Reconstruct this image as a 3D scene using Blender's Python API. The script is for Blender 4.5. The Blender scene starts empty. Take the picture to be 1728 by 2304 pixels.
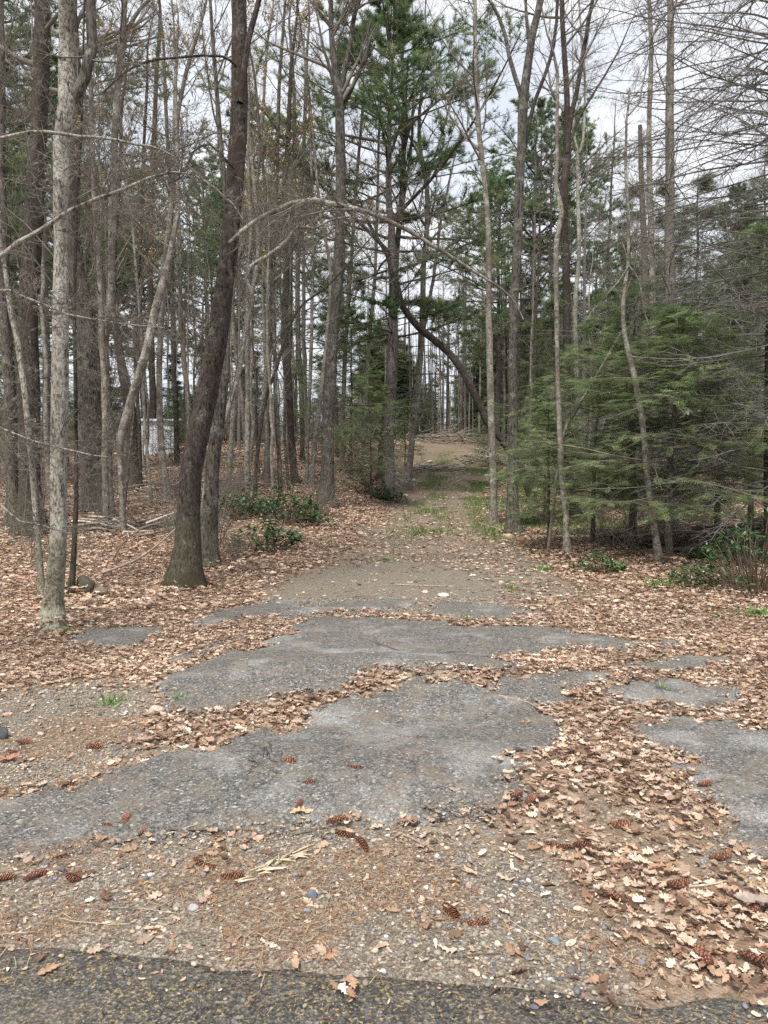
import bpy, math
import numpy as np

# ------------------------------------------------------------------ camera, sky, sun, exposure
scene = bpy.context.scene
DENOISE = False
COL = scene.collection
R0 = math.radians
CAM_H, PITCH, FPX = 1.6, R0(3.44), 1664.0      # eye height, downward pitch, focal length in photo pixels

cd = bpy.data.cameras.new('camera')
cam = bpy.data.objects.new('camera', cd); COL.objects.link(cam)
cam.location = (0, 0, CAM_H); cam.rotation_euler = (R0(90) - PITCH, 0, 0)
cd.sensor_fit = 'VERTICAL'; cd.sensor_height = 36; cd.sensor_width = 27; cd.lens = 26
cd.clip_start = 0.05; cd.clip_end = 3000
scene.camera = cam

SUN_EL, SUN_AZ = R0(56), R0(200)
world = bpy.data.worlds.new('World'); scene.world = world; world.use_nodes = True
wn, wl = world.node_tree.nodes, world.node_tree.links
wn.clear()
wout = wn.new('ShaderNodeOutputWorld')
sky = wn.new('ShaderNodeTexSky'); sky.sky_type = 'NISHITA'; sky.sun_disc = False
sky.sun_elevation = SUN_EL; sky.sun_rotation = SUN_AZ
bg1 = wn.new('ShaderNodeBackground'); bg1.inputs[1].default_value = 0.10
wl.new(sky.outputs[0], bg1.inputs[0])
wtc = wn.new('ShaderNodeTexCoord')
wmap = wn.new('ShaderNodeMapping'); wmap.inputs['Scale'].default_value = (1, 1, 2.6)
wl.new(wtc.outputs['Generated'], wmap.inputs[0])
wno = wn.new('ShaderNodeTexNoise'); wno.inputs['Scale'].default_value = 2.1; wno.inputs['Detail'].default_value = 5
wno.inputs['Roughness'].default_value = 0.48; wno.inputs['Distortion'].default_value = 0.5
wl.new(wmap.outputs[0], wno.inputs['Vector'])
wr = wn.new('ShaderNodeValToRGB')
wr.color_ramp.elements[0].position = 0.36; wr.color_ramp.elements[0].color = (0.585, 0.64, 0.75, 1)
wr.color_ramp.elements[1].position = 0.60; wr.color_ramp.elements[1].color = (0.93, 0.94, 0.96, 1)
wl.new(wno.outputs[0], wr.inputs[0])
bg2 = wn.new('ShaderNodeBackground'); bg2.inputs[1].default_value = 0.83
wl.new(wr.outputs[0], bg2.inputs[0])
wmix = wn.new('ShaderNodeMixShader'); wmix.inputs[0].default_value = 0.9
wl.new(bg1.outputs[0], wmix.inputs[1]); wl.new(bg2.outputs[0], wmix.inputs[2])
wl.new(wmix.outputs[0], wout.inputs[0])

sd = bpy.data.lights.new('sun', 'SUN'); sd.energy = 3.1; sd.angle = R0(11); sd.color = (1.0, 0.95, 0.87)
sun = bpy.data.objects.new('sun', sd); COL.objects.link(sun)
sun.rotation_euler = (R0(90) - SUN_EL, 0, R0(180) - SUN_AZ); sun.location = (0, 0, 40)

vs = scene.view_settings
vs.view_transform = 'Standard'; vs.look = 'None'; vs.gamma = 1; vs.exposure = 0.68
scene.cycles.max_bounces = 4; scene.cycles.diffuse_bounces = 2; scene.cycles.glossy_bounces = 1
scene.cycles.transparent_max_bounces = 4
scene.cycles.use_denoising = DENOISE

# ------------------------------------------------------------------ small maths
RNG = np.random.default_rng(11)
def nrm(v): return v / np.maximum(np.linalg.norm(v, axis=-1, keepdims=True), 1e-9)
def sstep(a, b, x):
    t = np.clip((x - a) / (b - a), 0, 1); return t * t * (3 - 2 * t)
def _h(i, j, s):
    n = (i * 374761393 + j * 668265263 + s * 974711) & 0xffffffff
    n = ((n ^ (n >> 13)) * 1274126177) & 0xffffffff
    return ((n ^ (n >> 16)) & 0xffff) / 65535.0
def vnoise(x, y, s=0):
    x = np.asarray(x, float); y = np.asarray(y, float)
    i = np.floor(x).astype(np.int64); j = np.floor(y).astype(np.int64)
    u = x - i; v = y - j; u = u * u * (3 - 2 * u); v = v * v * (3 - 2 * v)
    return ((_h(i, j, s) * (1 - u) + _h(i + 1, j, s) * u) * (1 - v) + (_h(i, j + 1, s) * (1 - u) + _h(i + 1, j + 1, s) * u) * v)
def fbm(x, y, s=0, o=4):
    a, t, w = 1.0, 0, 0
    for k in range(o):
        t = t + a * vnoise(x * 2 ** k, y * 2 ** k, s + k * 17); w += a; a *= 0.5
    return t / w

# ------------------------------------------------------------------ terrain height (metres)
def path_x(y): return np.interp(y, [0, 10.7, 20, 30, 42, 52, 60, 80], [0.3, 0.8, 1.25, 2.0, 3.4, 5.0, 6.4, 9.0])
def H(x, y, fine=False):
    x = np.asarray(x, float); y = np.asarray(y, float)
    hp = np.interp(y, [-50, 14, 20, 25, 30, 42, 52, 60, 75, 300], [0, 0, .05, .28, .72, 1.85, 3.2, 4.35, 4.7, 4.7])
    hl = np.interp(y, [-50, 10.5, 14, 20, 25, 45, 70, 300], [0, 0, .33, .80, 1.25, 3.0, 4.2, 4.2])
    hr = np.interp(y, [-50, 15, 25, 35, 60, 100, 300], [0, 0, .25, .9, 2.6, 4.2, 4.4])
    u = x - path_x(y)
    wl_ = sstep(1.2, 4.2, -u); wr_ = sstep(2.5, 8.0, u)
    h = hp * (1 - wl_) * (1 - wr_) + hl * wl_ + hr * wr_
    far = sstep(9, 18, y)
    h = h + far * (fbm(x * .35, y * .35, 3, 3) - .5) * .35 * (0.25 + 0.75 * sstep(1.0, 3.0, np.abs(u)))
    # low humps of the broken apron
    h = h + 0.20 * np.exp(-(((x - 0.0) / 1.6) ** 2 + ((y - 5.35) / .55) ** 2)) * (y < 12)
    h = h + 0.10 * np.exp(-(((x - 0.2) / 1.5) ** 2 + ((y - 3.7) / .5) ** 2)) * (y < 12)
    if fine: h = h + 0.012 * (fbm(x * 5, y * 5, 9, 3) - .5)
    return h

RT = np.array([1., 0, 0]); FW = np.array([0, math.cos(PITCH), -math.sin(PITCH)]); UP = np.array([0, math.sin(PITCH), math.cos(PITCH)])
CAMP = np.array([0, 0, CAM_H])
def ray(px, py): return FW + RT * (px - 864) / FPX + UP * (1152 - py) / FPX
def P(px, py, Y):                                  # the point at world distance Y seen at photo pixel (px, py)
    d = ray(px, py); return CAMP + d * (Y / d[1])
_YS = np.concatenate([np.linspace(1.2, 20, 1500), np.linspace(20.02, 120, 3000)])
def G(px, py):                                     # the ground point seen at photo pixel
    d = ray(px, py); t = _YS / d[1]
    z = CAM_H + d[2] * t; g = H(d[0] * t, _YS)
    k = np.nonzero(z <= g)[0]; k = k[0] if len(k) else len(t) - 1
    return np.array([d[0] * t[k], _YS[k], float(g[k])])

# ------------------------------------------------------------------ mesh builder
class MB:
    def __init__(s): s.V = []; s.C = []; s.T = []; s.Q = []; s.n = 0
    def add(s, V, tris=None, quads=None, col=(1, 1, 1)):
        V = np.asarray(V, float).reshape(-1, 3); s.V.append(V)
        c = np.asarray(col, float)
        s.C.append(np.broadcast_to(c, (len(V), 3)) if c.ndim == 1 else c)
        if tris is not None and len(tris): s.T.append(np.asarray(tris, np.int64).reshape(-1, 3) + s.n)
        if quads is not None and len(quads): s.Q.append(np.asarray(quads, np.int64).reshape(-1, 4) + s.n)
        s.n += len(V)
    def tubes(s, Pt, Rd, ns, col=(1, 1, 1), lump=0.0, cap=False, rng=RNG):
        Pt = np.asarray(Pt, float)
        if Pt.ndim == 2: Pt = Pt[None]; Rd = np.asarray(Rd, float)[None]
        k, m, _ = Pt.shape
        if k == 0: return
        T = nrm(np.gradient(Pt, axis=1))
        mt = nrm(T.mean(1)); ref = np.where(np.abs(mt[:, 2:3]) > .75, np.array([[1., 0, 0]]), np.array([[0, 0, 1.]]))
        N1 = nrm(np.cross(T, ref[:, None, :])); N2 = np.cross(T, N1)
        a = np.arange(ns) / ns * 2 * np.pi
        rr = np.broadcast_to(Rd[:, :, None], (k, m, ns))
        if lump > 0:
            ph = rng.uniform(0, 6.3, (k, 1, 4)); tt = np.arange(m)[None, :, None]
            f = 1 + lump * (np.sin(3 * a + ph[..., 0:1] + tt * .22) + .7 * np.sin(5 * a + ph[..., 1:2] - tt * .3) + .5 * np.sin(2 * a + ph[..., 2:3] + tt * .5)) 
            f = f + rng.normal(0, lump * .35, (k, m, ns)); rr = rr * f
        V = Pt[:, :, None, :] + rr[..., None] * (np.cos(a)[:, None] * N1[:, :, None, :] + np.sin(a)[:, None] * N2[:, :, None, :])
        b = (np.arange(k) * m * ns)[:, None, None]; i = np.arange(m - 1)[None, :, None]; j = np.arange(ns)[None, None, :]; j2 = (j + 1) % ns
        q = np.stack([b + i * ns + j, b + i * ns + j2, b + (i + 1) * ns + j2, b + (i + 1) * ns + j], -1).reshape(-1, 4)
        c = np.asarray(col, float)
        if c.ndim == 2: c = np.repeat(c, m * ns, axis=0)
        s.add(V.reshape(-1, 3), quads=q, col=c)
        if cap:
            for e in (0, m - 1):
                s.add(np.vstack([V[0, e], Pt[0, e]]), tris=[[jj, (jj + 1) % ns, ns] for jj in range(ns)], col=np.asarray(cap if cap is not True else col))
    def inst(s, tv, tt, pos, X, Z, sc, col, tq=None):
        X = nrm(X); Y = nrm(np.cross(Z, X)); Z = np.cross(X, Y); sc = np.asarray(sc)
        sc = sc[:, None] if sc.ndim == 1 else sc
        sv = tv[None] * sc[:, None, :] if sc.shape[1] == 3 else tv[None] * sc[:, None]
        V = pos[:, None, :] + sv[..., 0:1] * X[:, None] + sv[..., 1:2] * Y[:, None] + sv[..., 2:3] * Z[:, None]
        n, m = len(pos), len(tv)
        off = (np.arange(n) * m)[:, None, None]
        tr = (np.asarray(tt)[None] + off).reshape(-1, 3) if tt is not None and len(tt) else None
        qd = (np.asarray(tq)[None] + off).reshape(-1, 4) if tq is not None and len(tq) else None
        c = np.asarray(col, float)
        if c.ndim == 2: c = np.repeat(c, m, axis=0)
        s.add(V.reshape(-1, 3), tris=tr, quads=qd, col=c)
    def build(s, name, mat, parent=None, smooth=True, loc=None):
        V = np.concatenate(s.V); C = np.concatenate(s.C)
        T = np.concatenate(s.T) if s.T else np.zeros((0, 3), np.int64); Q = np.concatenate(s.Q) if s.Q else np.zeros((0, 4), np.int64)
        me = bpy.data.meshes.new(name); me.vertices.add(len(V)); me.vertices.foreach_set('co', V.astype(np.float32).ravel())
        nl = len(T) * 3 + len(Q) * 4; me.loops.add(nl)
        me.loops.foreach_set('vertex_index', np.concatenate([T.ravel(), Q.ravel()]).astype(np.int32))
        npoly = len(T) + len(Q); me.polygons.add(npoly)
        ls = np.concatenate([np.arange(len(T)) * 3, len(T) * 3 + np.arange(len(Q)) * 4]).astype(np.int32)
        me.polygons.foreach_set('loop_start', ls)
        me.polygons.foreach_set('use_smooth', np.full(npoly, smooth))
        me.update(calc_edges=True)
        at = me.attributes.new('Col', 'FLOAT_COLOR', 'POINT')
        at.data.foreach_set('color', np.concatenate([C, np.ones((len(C), 1))], 1).astype(np.float32).ravel())
        me.materials.append(mat)
        o = bpy.data.objects.new(name, me); COL.objects.link(o)
        if parent is not None: o.parent = parent
        if loc is not None: o.location = loc
        return o

def tag(o, label=None, cat=None, group=None, kind=None):
    if label: o['label'] = label
    if cat: o['category'] = cat
    if group: o['group'] = group
    if kind: o['kind'] = kind
    return o
def thing(name, loc, label, cat, group=None, rz=0):
    o = bpy.data.objects.new(name, None); COL.objects.link(o); o.empty_display_size = .2
    o.location = loc; o.rotation_euler = (0, 0, rz); return tag(o, label, cat, group)
def dup(root, loc, rz=0, sc=(1, 1, 1), label=None, group=None):
    r = root.copy(); COL.objects.link(r); r.location = loc; r.rotation_euler = (0, 0, rz); r.scale = sc
    if label: r['label'] = label
    if group: r['group'] = group
    for ch in list(root.children):
        c = ch.copy(); COL.objects.link(c); c.parent = r
    return r

# ------------------------------------------------------------------ materials
def newmat(name):
    m = bpy.data.materials.new(name); m.use_nodes = True
    n, l = m.node_tree.nodes, m.node_tree.links
    b = n['Principled BSDF']; b.inputs['Roughness'].default_value = 0.9
    b.inputs['Specular IOR Level'].default_value = 0.25
    return m, n, l, b
def NT(n, l, typ, scale, detail=3, vec=None, rough=.55, **kw):
    t = n.new(typ); t.inputs['Scale'].default_value = scale
    if 'Detail' in t.inputs: t.inputs['Detail'].default_value = detail
    if 'Roughness' in t.inputs: t.inputs['Roughness'].default_value = rough
    for k_, v_ in kw.items():
        if hasattr(t, k_): setattr(t, k_, v_)
    if vec is not None: l.new(vec, t.inputs['Vector'])
    return t
def ramp(n, l, src, stops):
    r = n.new('ShaderNodeValToRGB'); e = r.color_ramp.elements
    while len(e) < len(stops): e.new(0.5)
    for q, (p_, c_) in zip(e, stops): q.position = p_; q.color = (*c_, 1) if len(c_) == 3 else c_
    l.new(src, r.inputs[0]); return r.outputs[0]
def g3(v): return (v, v, v)
def mix(n, l, f, a, b_, mode='MIX'):
    m = n.new('ShaderNodeMixRGB'); m.blend_type = mode
    for i_, s_ in ((0, f), (1, a), (2, b_)):
        if hasattr(s_, 'is_linked'): l.new(s_, m.inputs[i_])
        elif isinstance(s_, (int, float)): m.inputs[i_].default_value = s_
        else: m.inputs[i_].default_value = (*s_, 1)
    return m.outputs[0]
def bump(n, l, h, b, strength, dist):
    u = n.new('ShaderNodeBump'); u.inputs['Strength'].default_value = strength; u.inputs['Distance'].default_value = dist * 1.0
    l.new(h, u.inputs['Height']); l.new(u.outputs[0], b.inputs['Normal'])
def objvec(n, l, sc=(1, 1, 1)):
    t = n.new('ShaderNodeTexCoord'); mp = n.new('ShaderNodeMapping'); mp.inputs['Scale'].default_value = sc
    l.new(t.outputs['Object'], mp.inputs[0]); return mp.outputs[0]

def bark(name, dark, light, lichen, lich_amt, ridge=26, zs=.2, bstr=.9, moss=.0, patch=None):
    m, n, l, b = newmat(name)
    v = objvec(n, l, (1, 1, zs)); v2 = objvec(n, l)
    n1 = NT(n, l, 'ShaderNodeTexNoise', ridge, 4, v, .7)
    vo = NT(n, l, 'ShaderNodeTexVoronoi', ridge * 1.25, 0, v); vo.feature = 'DISTANCE_TO_EDGE'
    hh = mix(n, l, .55, n1.outputs[0], vo.outputs['Distance'], 'MULTIPLY')
    c = ramp(n, l, hh, [(.19, dark), (.285, light), (.42, tuple(min(1, x * 1.35) for x in light))])
    n2 = NT(n, l, 'ShaderNodeTexNoise', 5.5, 5, v2, .7)
    f = ramp(n, l, n2.outputs[0], [(.58 - lich_amt * .25, g3(0)), (.66 - lich_amt * .18, g3(1))])
    n2b = NT(n, l, 'ShaderNodeTexNoise', 38, 3, v2, .6)
    f = mix(n, l, 1.0, f, ramp(n, l, n2b.outputs[0], [(.4, g3(.0)), (.6, g3(.9))]), 'MULTIPLY')
    c = mix(n, l, f, c, lichen)
    if patch:
        n5 = NT(n, l, 'ShaderNodeTexNoise', 2.2, 4, v2, .6)
        c = mix(n, l, ramp(n, l, n5.outputs[0], [(.5, g3(0)), (.6, g3(.8))]), c, patch)
    if moss:
        s_ = n.new('ShaderNodeSeparateXYZ'); l.new(objvec(n, l), s_.inputs[0])
        n3 = NT(n, l, 'ShaderNodeTexNoise', 9, 4, v2)
        ad = n.new('ShaderNodeMath'); ad.operation = 'MULTIPLY_ADD'; l.new(n3.outputs[0], ad.inputs[0]); ad.inputs[1].default_value = -1.6; l.new(s_.outputs[2], ad.inputs[2])
        f2 = ramp(n, l, ad.outputs[0], [(0, g3(moss)), (.35, g3(0))])
        c = mix(n, l, f2, c, (.10, .105, .03))
    l.new(c, b.inputs['Base Color'])
    bump(n, l, hh, b, bstr, .03)
    return m
M = {}
M['bark_dark'] = bark('bark_dark', (.014, .011, .009), (.070, .060, .051), (.18, .17, .145),   .10, 30, .34, 1.0, .16, (.045, .030, .024))
M['bark_grey'] = bark('bark_grey', (.055, .046, .038), (.29, .262, .225), (.44, .45, .39), .5, 36, .35, .9, .3)
M['bark_mid'] = bark('bark_mid', (.020, .017, .014), (.108, .096, .083), (.25, .25, .21), .22, 30, .22, 1.0, .15)
M['bark_smooth'] = bark('bark_smooth', (.09, .076, .063), (.225, .203, .175), (.42, .43, .36), .35, 14, .8, .4, .1, (.12, .10, .082))
M['bark_pine'] = bark('bark_pine', (.05, .042, .040), (.17, .15, .145), (.26, .26, .24), .1, 26, .35, .8, 0)
M['bark_dead'] = bark('bark_dead', (.075, .062, .052), (.21, .185, .16), (.34, .35, .29), .35, 40, .5, .8, 0)

def attrmat(name, rough=.85, spec=.2, nsc=0, namt=.3, transl=0, bumpy=0):
    m, n, l, b = newmat(name); b.inputs['Roughness'].default_value = rough; b.inputs['Specular IOR Level'].default_value = spec
    a = n.new('ShaderNodeAttribute'); a.attribute_name = 'Col'; c = a.outputs['Color']
    if nsc:
        t = NT(n, l, 'ShaderNodeTexNoise', nsc, 3, objvec(n, l))
        c = mix(n, l, 1.0, c, ramp(n, l, t.outputs[0], [(.3, g3(1 - namt)), (.7, g3(1 + namt))]), 'MULTIPLY')
        if bumpy: bump(n, l, t.outputs[0], b, bumpy, .004)
    l.new(c, b.inputs['Base Color'])
    if transl:
        tr = n.new('ShaderNodeBsdfTranslucent'); l.new(c, tr.inputs[0]); ms = n.new('ShaderNodeMixShader'); ms.inputs[0].default_value = transl
        out = n['Material Output']; l.new(b.outputs[0], ms.inputs[1]); l.new(tr.outputs[0], ms.inputs[2]); l.new(ms.outputs[0], out.inputs[0])
    return m
M['twig'] = attrmat('twig', .9, .15, 9, .35)
M['needle'] = attrmat('needle', .6, .25, 0, 0, .48)
M['broadleaf'] = attrmat('broadleaf', .4, .5, 0, 0, .15)
M['litter'] = attrmat('leaf_litter', .75, .25, 60, .25, .12)
M['stone'] = attrmat('stone', .8, .3, 45, .3, 0, .5)
M['wood'] = attrmat('wood', .85, .2, 30, .4, 0, .6)
M['cone'] = attrmat('cone', .7, .3, 60, .3)

def groundmat():
    m, n, l, b = newmat('forest_ground')
    a = n.new('ShaderNodeAttribute'); a.attribute_name = 'Col'      # r = leaf, g = gravel, b = green ; none = earth
    s_ = n.new('ShaderNodeSeparateColor'); l.new(a.outputs['Color'], s_.inputs[0])
    v = objvec(n, l)
    n1 = NT(n, l, 'ShaderNodeTexNoise', 9, 6, v, .7); n2 = NT(n, l, 'ShaderNodeTexNoise', 90, 3, v, .7); n3 = NT(n, l, 'ShaderNodeTexNoise', 1.1, 4, v)
    vo = NT(n, l, 'ShaderNodeTexVoronoi', 20, 0, v); vg = NT(n, l, 'ShaderNodeTexVoronoi', 95, 0, v); vg2 = NT(n, l, 'ShaderNodeTexVoronoi', 210, 0, v)
    sv = n.new('ShaderNodeSeparateColor'); l.new(vo.outputs['Color'], sv.inputs[0])
    sg = n.new('ShaderNodeSeparateColor'); l.new(vg.outputs['Color'], sg.inputs[0])
    sg2 = n.new('ShaderNodeSeparateColor'); l.new(vg2.outputs['Color'], sg2.inputs[0])
    leaf = ramp(n, l, sv.outputs[0], [(0, (.10, .062, .042)), (.35, (.27, .18, .12)), (.7, (.44, .315, .23)), (1, (.58, .44, .33))])
    leaf = mix(n, l, .6, leaf, ramp(n, l, n1.outputs[0], [(.3, g3(.45)), (.7, g3(1.3))]), 'MULTIPLY')
    earth = ramp(n, l, n1.outputs[0], [(.25, (.085, .066, .048)), (.5, (.175, .138, .102)), (.75, (.275, .22, .16))])
    earth = mix(n, l, .5, earth, ramp(n, l, n2.outputs[0], [(.35, g3(.35)), (.7, g3(1.6))]), 'MULTIPLY')
    gr = ramp(n, l, sg.outputs[0], [(0, (.035, .031, .028)), (.4, (.145, .128, .105)), (.75, (.27, .24, .195)), (.93, (.50, .46, .39)), (1, (.7, .67, .6))])
    gr2 = ramp(n, l, sg2.outputs[1], [(0, (.045, .037, .03)), (.7, (.19, .158, .12)), (1, (.46, .40, .31))])
    gr = mix(n, l, .5, gr, gr2)
    grn = ramp(n, l, n2.outputs[0], [(.3, (.06, .075, .028)), (.7, (.155, .18, .07))])
    c = mix(n, l, ramp(n, l, n3.outputs[0], [(.35, g3(0)), (.7, g3(.5))]), earth, (.30, .215, .14))
    c = mix(n, l, s_.outputs[1], c, gr); c = mix(n, l, s_.outputs[0], c, leaf); c = mix(n, l, s_.outputs[2], c, grn)
    l.new(c, b.inputs['Base Color']); b.inputs['Roughness'].default_value = .95
    hb = mix(n, l, .5, n2.outputs[0], vg.outputs['Distance'], 'MIX')
    bump(n, l, hb, b, .9, .012)
    return m
def asphaltmat(name, base, pale, pollen):
    m, n, l, b = newmat(name); v = objvec(n, l)
    v1 = NT(n, l, 'ShaderNodeTexVoronoi', 85, 0, v); v2 = NT(n, l, 'ShaderNodeTexVoronoi', 200, 0, v)
    s1 = n.new('ShaderNodeSeparateColor'); l.new(v1.outputs['Color'], s1.inputs[0]); s2 = n.new('ShaderNodeSeparateColor'); l.new(v2.outputs['Color'], s2.inputs[0])
    n1 = NT(n, l, 'ShaderNodeTexNoise', 1.5, 5, v, .65); n2 = NT(n, l, 'ShaderNodeTexNoise', 7, 4, v, .7); n3 = NT(n, l, 'ShaderNodeTexNoise', 55, 4, v, .7)
    c = ramp(n, l, s1.outputs[0], [(0, g3(base * .15)), (.45, g3(base * .75)), (.8, (base * 1.38, base * 1.33, base * 1.24)), (.93, (base * 2.4, base * 2.3, base * 2.1)), (1, (base * 4.6, base * 4.4, base * 4.0))])
    c2 = ramp(n, l, s2.outputs[0], [(0, g3(base * .35)), (.6, (base * 1.15, base * 1.1, base)), (1, (base * 3.2, base * 3.05, base * 2.8))])
    c = mix(n, l, .45, c, c2)
    c = mix(n, l, .8, c, ramp(n, l, n3.outputs[0], [(.35, g3(.55)), (.65, g3(1.3))]), 'MULTIPLY')
    f = ramp(n, l, n1.outputs[0], [(.50, g3(0)), (.68, g3(pale))])
    f = mix(n, l, 1, f, ramp(n, l, s2.outputs[1], [(.3, g3(.25)), (.75, g3(1))]), 'MULTIPLY')
    c = mix(n, l, f, c, (.42, .42, .41))
    fd = ramp(n, l, n2.outputs[0], [(.45, g3(0)), (.66, g3(.2 if pollen else .6))])
    c = mix(n, l, fd, c, (.20, .165, .125))
    vc = NT(n, l, 'ShaderNodeTexVoronoi', 1.7, 0, None); vc.feature = 'DISTANCE_TO_EDGE'
    wv = n.new('ShaderNodeMixRGB'); wv.inputs[0].default_value = .12; l.new(v, wv.inputs[1]); l.new(n2.outputs['Color'], wv.inputs[2]); l.new(wv.outputs[0], vc.inputs['Vector'])
    c = mix(n, l, ramp(n, l, vc.outputs['Distance'], [(.0, g3(.6)), (.006, g3(0))]), c, (.035, .03, .026))
    if pollen:
        np_ = NT(n, l, 'ShaderNodeTexNoise', 75, 3, v, .7); n5 = NT(n, l, 'ShaderNodeTexNoise', 3.2, 3, v, .6)
        fp = mix(n, l, 1, ramp(n, l, np_.outputs[0], [(.55, g3(0)), (.60, g3(1))]), ramp(n, l, n5.outputs[0], [(.3, g3(.3)), (.65, g3(1))]), 'MULTIPLY')
        fp = mix(n, l, 1, fp, ramp(n, l, s2.outputs[1], [(.2, g3(.2)), (.5, g3(1))]), 'MULTIPLY')
        c = mix(n, l, fp, c, (.40, .29, .12))
    l.new(c, b.inputs['Base Color']); b.inputs['Roughness'].default_value = .85
    hb = mix(n, l, .4, v1.outputs['Distance'], n3.outputs[0]); bump(n, l, hb, b, 1.0, .009)
    return m
M['ground'] = groundmat()
M['apron'] = asphaltmat('old_asphalt', .125, .9, False)
M['road'] = asphaltmat('road_asphalt', .066, .12, True)

# ------------------------------------------------------------------ ground zones from traced outlines, in world metres
PATCH = [
 [(359,1550),(396,1513),(469,1487),(547,1461),(625,1435),(672,1404),(729,1388),(864,1394),(968,1399),(1098,1409),(1229,1412),(1307,1425),(1385,1438),(1447,1451),(1531,1441),(1463,1461),(1406,1467),(1333,1456),(1229,1461),(1197,1472),(1156,1461),(1153,1498),(1130,1508),(1062,1503),(968,1498),(864,1508),(755,1545),(625,1566),(562,1571),(495,1592),(443,1607),(385,1592)],
 [(150,1790),(281,1732),(391,1696),(495,1670),(599,1644),(703,1602),(781,1576),(864,1555),(916,1540),(1020,1523),(1150,1527),(1255,1529),(1322,1519),(1385,1506),(1437,1496),(1541,1482),(1635,1480),(1640,1498),(1515,1514),(1385,1524),(1296,1542),(1262,1560),(1255,1600),(1249,1639),(1244,1680),(1176,1717),(1150,1769),(1072,1810),(968,1831),(864,1836),(729,1847),(521,1857),(365,1889),(208,1900),(130,1950),(-60,1930),(-60,1810)],
 [(1442,1640),(1541,1623),(1660,1630),(1850,1640),(1900,1750),(1850,1900),(1690,1905),(1640,1872),(1676,1852),(1635,1810),(1593,1769),(1531,1727),(1479,1691),(1455,1658)],
 [(156,1446),(198,1416),(292,1412),(400,1418),(338,1432),(312,1458),(208,1476)],
 [(417,1412),(495,1380),(599,1356),(690,1352),(640,1378),(560,1392),(469,1414)],
 [(640,1385),(700,1362),(860,1350),(940,1352),(900,1372),(760,1372)],
 [(960,1360),(1060,1355),(1145,1368),(1210,1388),(1120,1392),(968,1385)],
 [(364,1486),(417,1478),(521,1444),(599,1415),(625,1412),(560,1432),(470,1460),(417,1486)],
 [(1385,1545),(1541,1530),(1660,1560),(1640,1590),(1490,1590),(1400,1570)],
]
GRAV = [[(560,1372),(600,1330),(640,1300),(720,1275),(900,1265),(1060,1280),(1110,1330),(1190,1380),(1150,1398),(968,1390),(760,1378),(640,1398)],
        [(-200,1560),(60,1560),(120,1540),(330,1530),(380,1592),(350,1640),(385,1700),(281,1735),(150,1790),(-200,1790)],
        [(-300,1850),(208,1895),(521,1850),(864,1830),(1050,1815),(1040,1850),(1050,1885),(1180,1890),(1290,1890),(1330,1960),(1420,2110),(1500,2200),(1728,2250),(2100,2270),(2100,2320),(-300,2320)],
        [(1370,1825),(1430,1815),(1560,1870),(1728,1905),(1728,1950),(1600,1935),(1470,1890)]]
def topoly(pl): return np.array([G(a, b)[:2] for a, b in pl])
class Ras:                                          # signed distance (positive inside) on a grid, sampled bilinearly
    def __init__(s, polys, x0=-8, x1=8, y0=1.4, y1=14, res=.03):
        s.x0, s.y0, s.res = x0, y0, res
        xs = np.arange(x0, x1, res); ys = np.arange(y0, y1, res); s.nx, s.ny = len(xs), len(ys)
        X, Y = np.meshgrid(xs, ys); best = np.full(X.shape, -9.)
        for pg in polys:
            d = np.full(X.shape, 9.); ins = np.zeros(X.shape, bool)
            for i in range(len(pg)):
                a, b = pg[i], pg[(i + 1) % len(pg)]; e = b - a
                t = np.clip(((X - a[0]) * e[0] + (Y - a[1]) * e[1]) / max(e @ e, 1e-9), 0, 1)
                d = np.minimum(d, np.hypot(X - a[0] - t * e[0], Y - a[1] - t * e[1]))
                if abs(e[1]) > 1e-9: ins ^= ((a[1] > Y) != (b[1] > Y)) & (X < e[0] * (Y - a[1]) / e[1] + a[0])
            best = np.maximum(best, np.where(ins, d, -d))
        s.f = best
    def __call__(s, x, y):
        u = (np.asarray(x) - s.x0) / s.res; v = (np.asarray(y) - s.y0) / s.res
        ok = (u >= 0) & (u < s.nx - 1) & (v >= 0) & (v < s.ny - 1)
        uu = np.clip(u, 0, s.nx - 1.001); vv = np.clip(v, 0, s.ny - 1.001); i = uu.astype(int); j = vv.astype(int); fu = uu - i; fv = vv - j
        r = (s.f[j, i] * (1 - fu) + s.f[j, i + 1] * fu) * (1 - fv) + (s.f[j + 1, i] * (1 - fu) + s.f[j + 1, i + 1] * fu) * fv
        return np.where(ok, r, -2.)
R_A = Ras([topoly(p) for p in PATCH]); R_G = Ras([topoly(p) for p in GRAV], y0=1.2)
def warp(x, y, s=40): return (fbm(x * 6, y * 6, s, 4) - .5)
def asd(x, y): return R_A(x, y) + .03 + .24 * warp(x, y) + .16 * (fbm(x * 22, y * 22, 44, 3) - .5) - .18 * sstep(.56, .66, fbm(x * 2.6, y * 3.4, 47, 4))
def asph(x, y): return sstep(-.05, .05, asd(x, y))
def grav(x, y): return sstep(-.2, .2, R_G(x, y) + .7 * warp(x, y, 60))
def dirt_path(x, y):                                # bare wheel tracks of the lane
    u = x - path_x(y); w = np.interp(y, [8, 12, 20, 30, 40, 60], [2.9, 2.3, 2.0, 2.6, 3.2, 3.2])
    c = sstep(w, w * .6, np.abs(u) + .8 * (fbm(x * 1.3, y * .6, 71, 3) - .5) * 1.5) * sstep(7.5, 9.5, y)
    return c
def green(x, y):
    u = x - path_x(y)
    a = sstep(14, 18, y) * sstep(52, 40, y) * (np.exp(-((u + .1) / .55) ** 2) * .85 + sstep(.8, 1.6, u) * sstep(16, 8, u) * 1.0)
    return np.clip(a * sstep(.34, .52, fbm(x * .9, y * .5, 77, 4)) , 0, 1)
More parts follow.
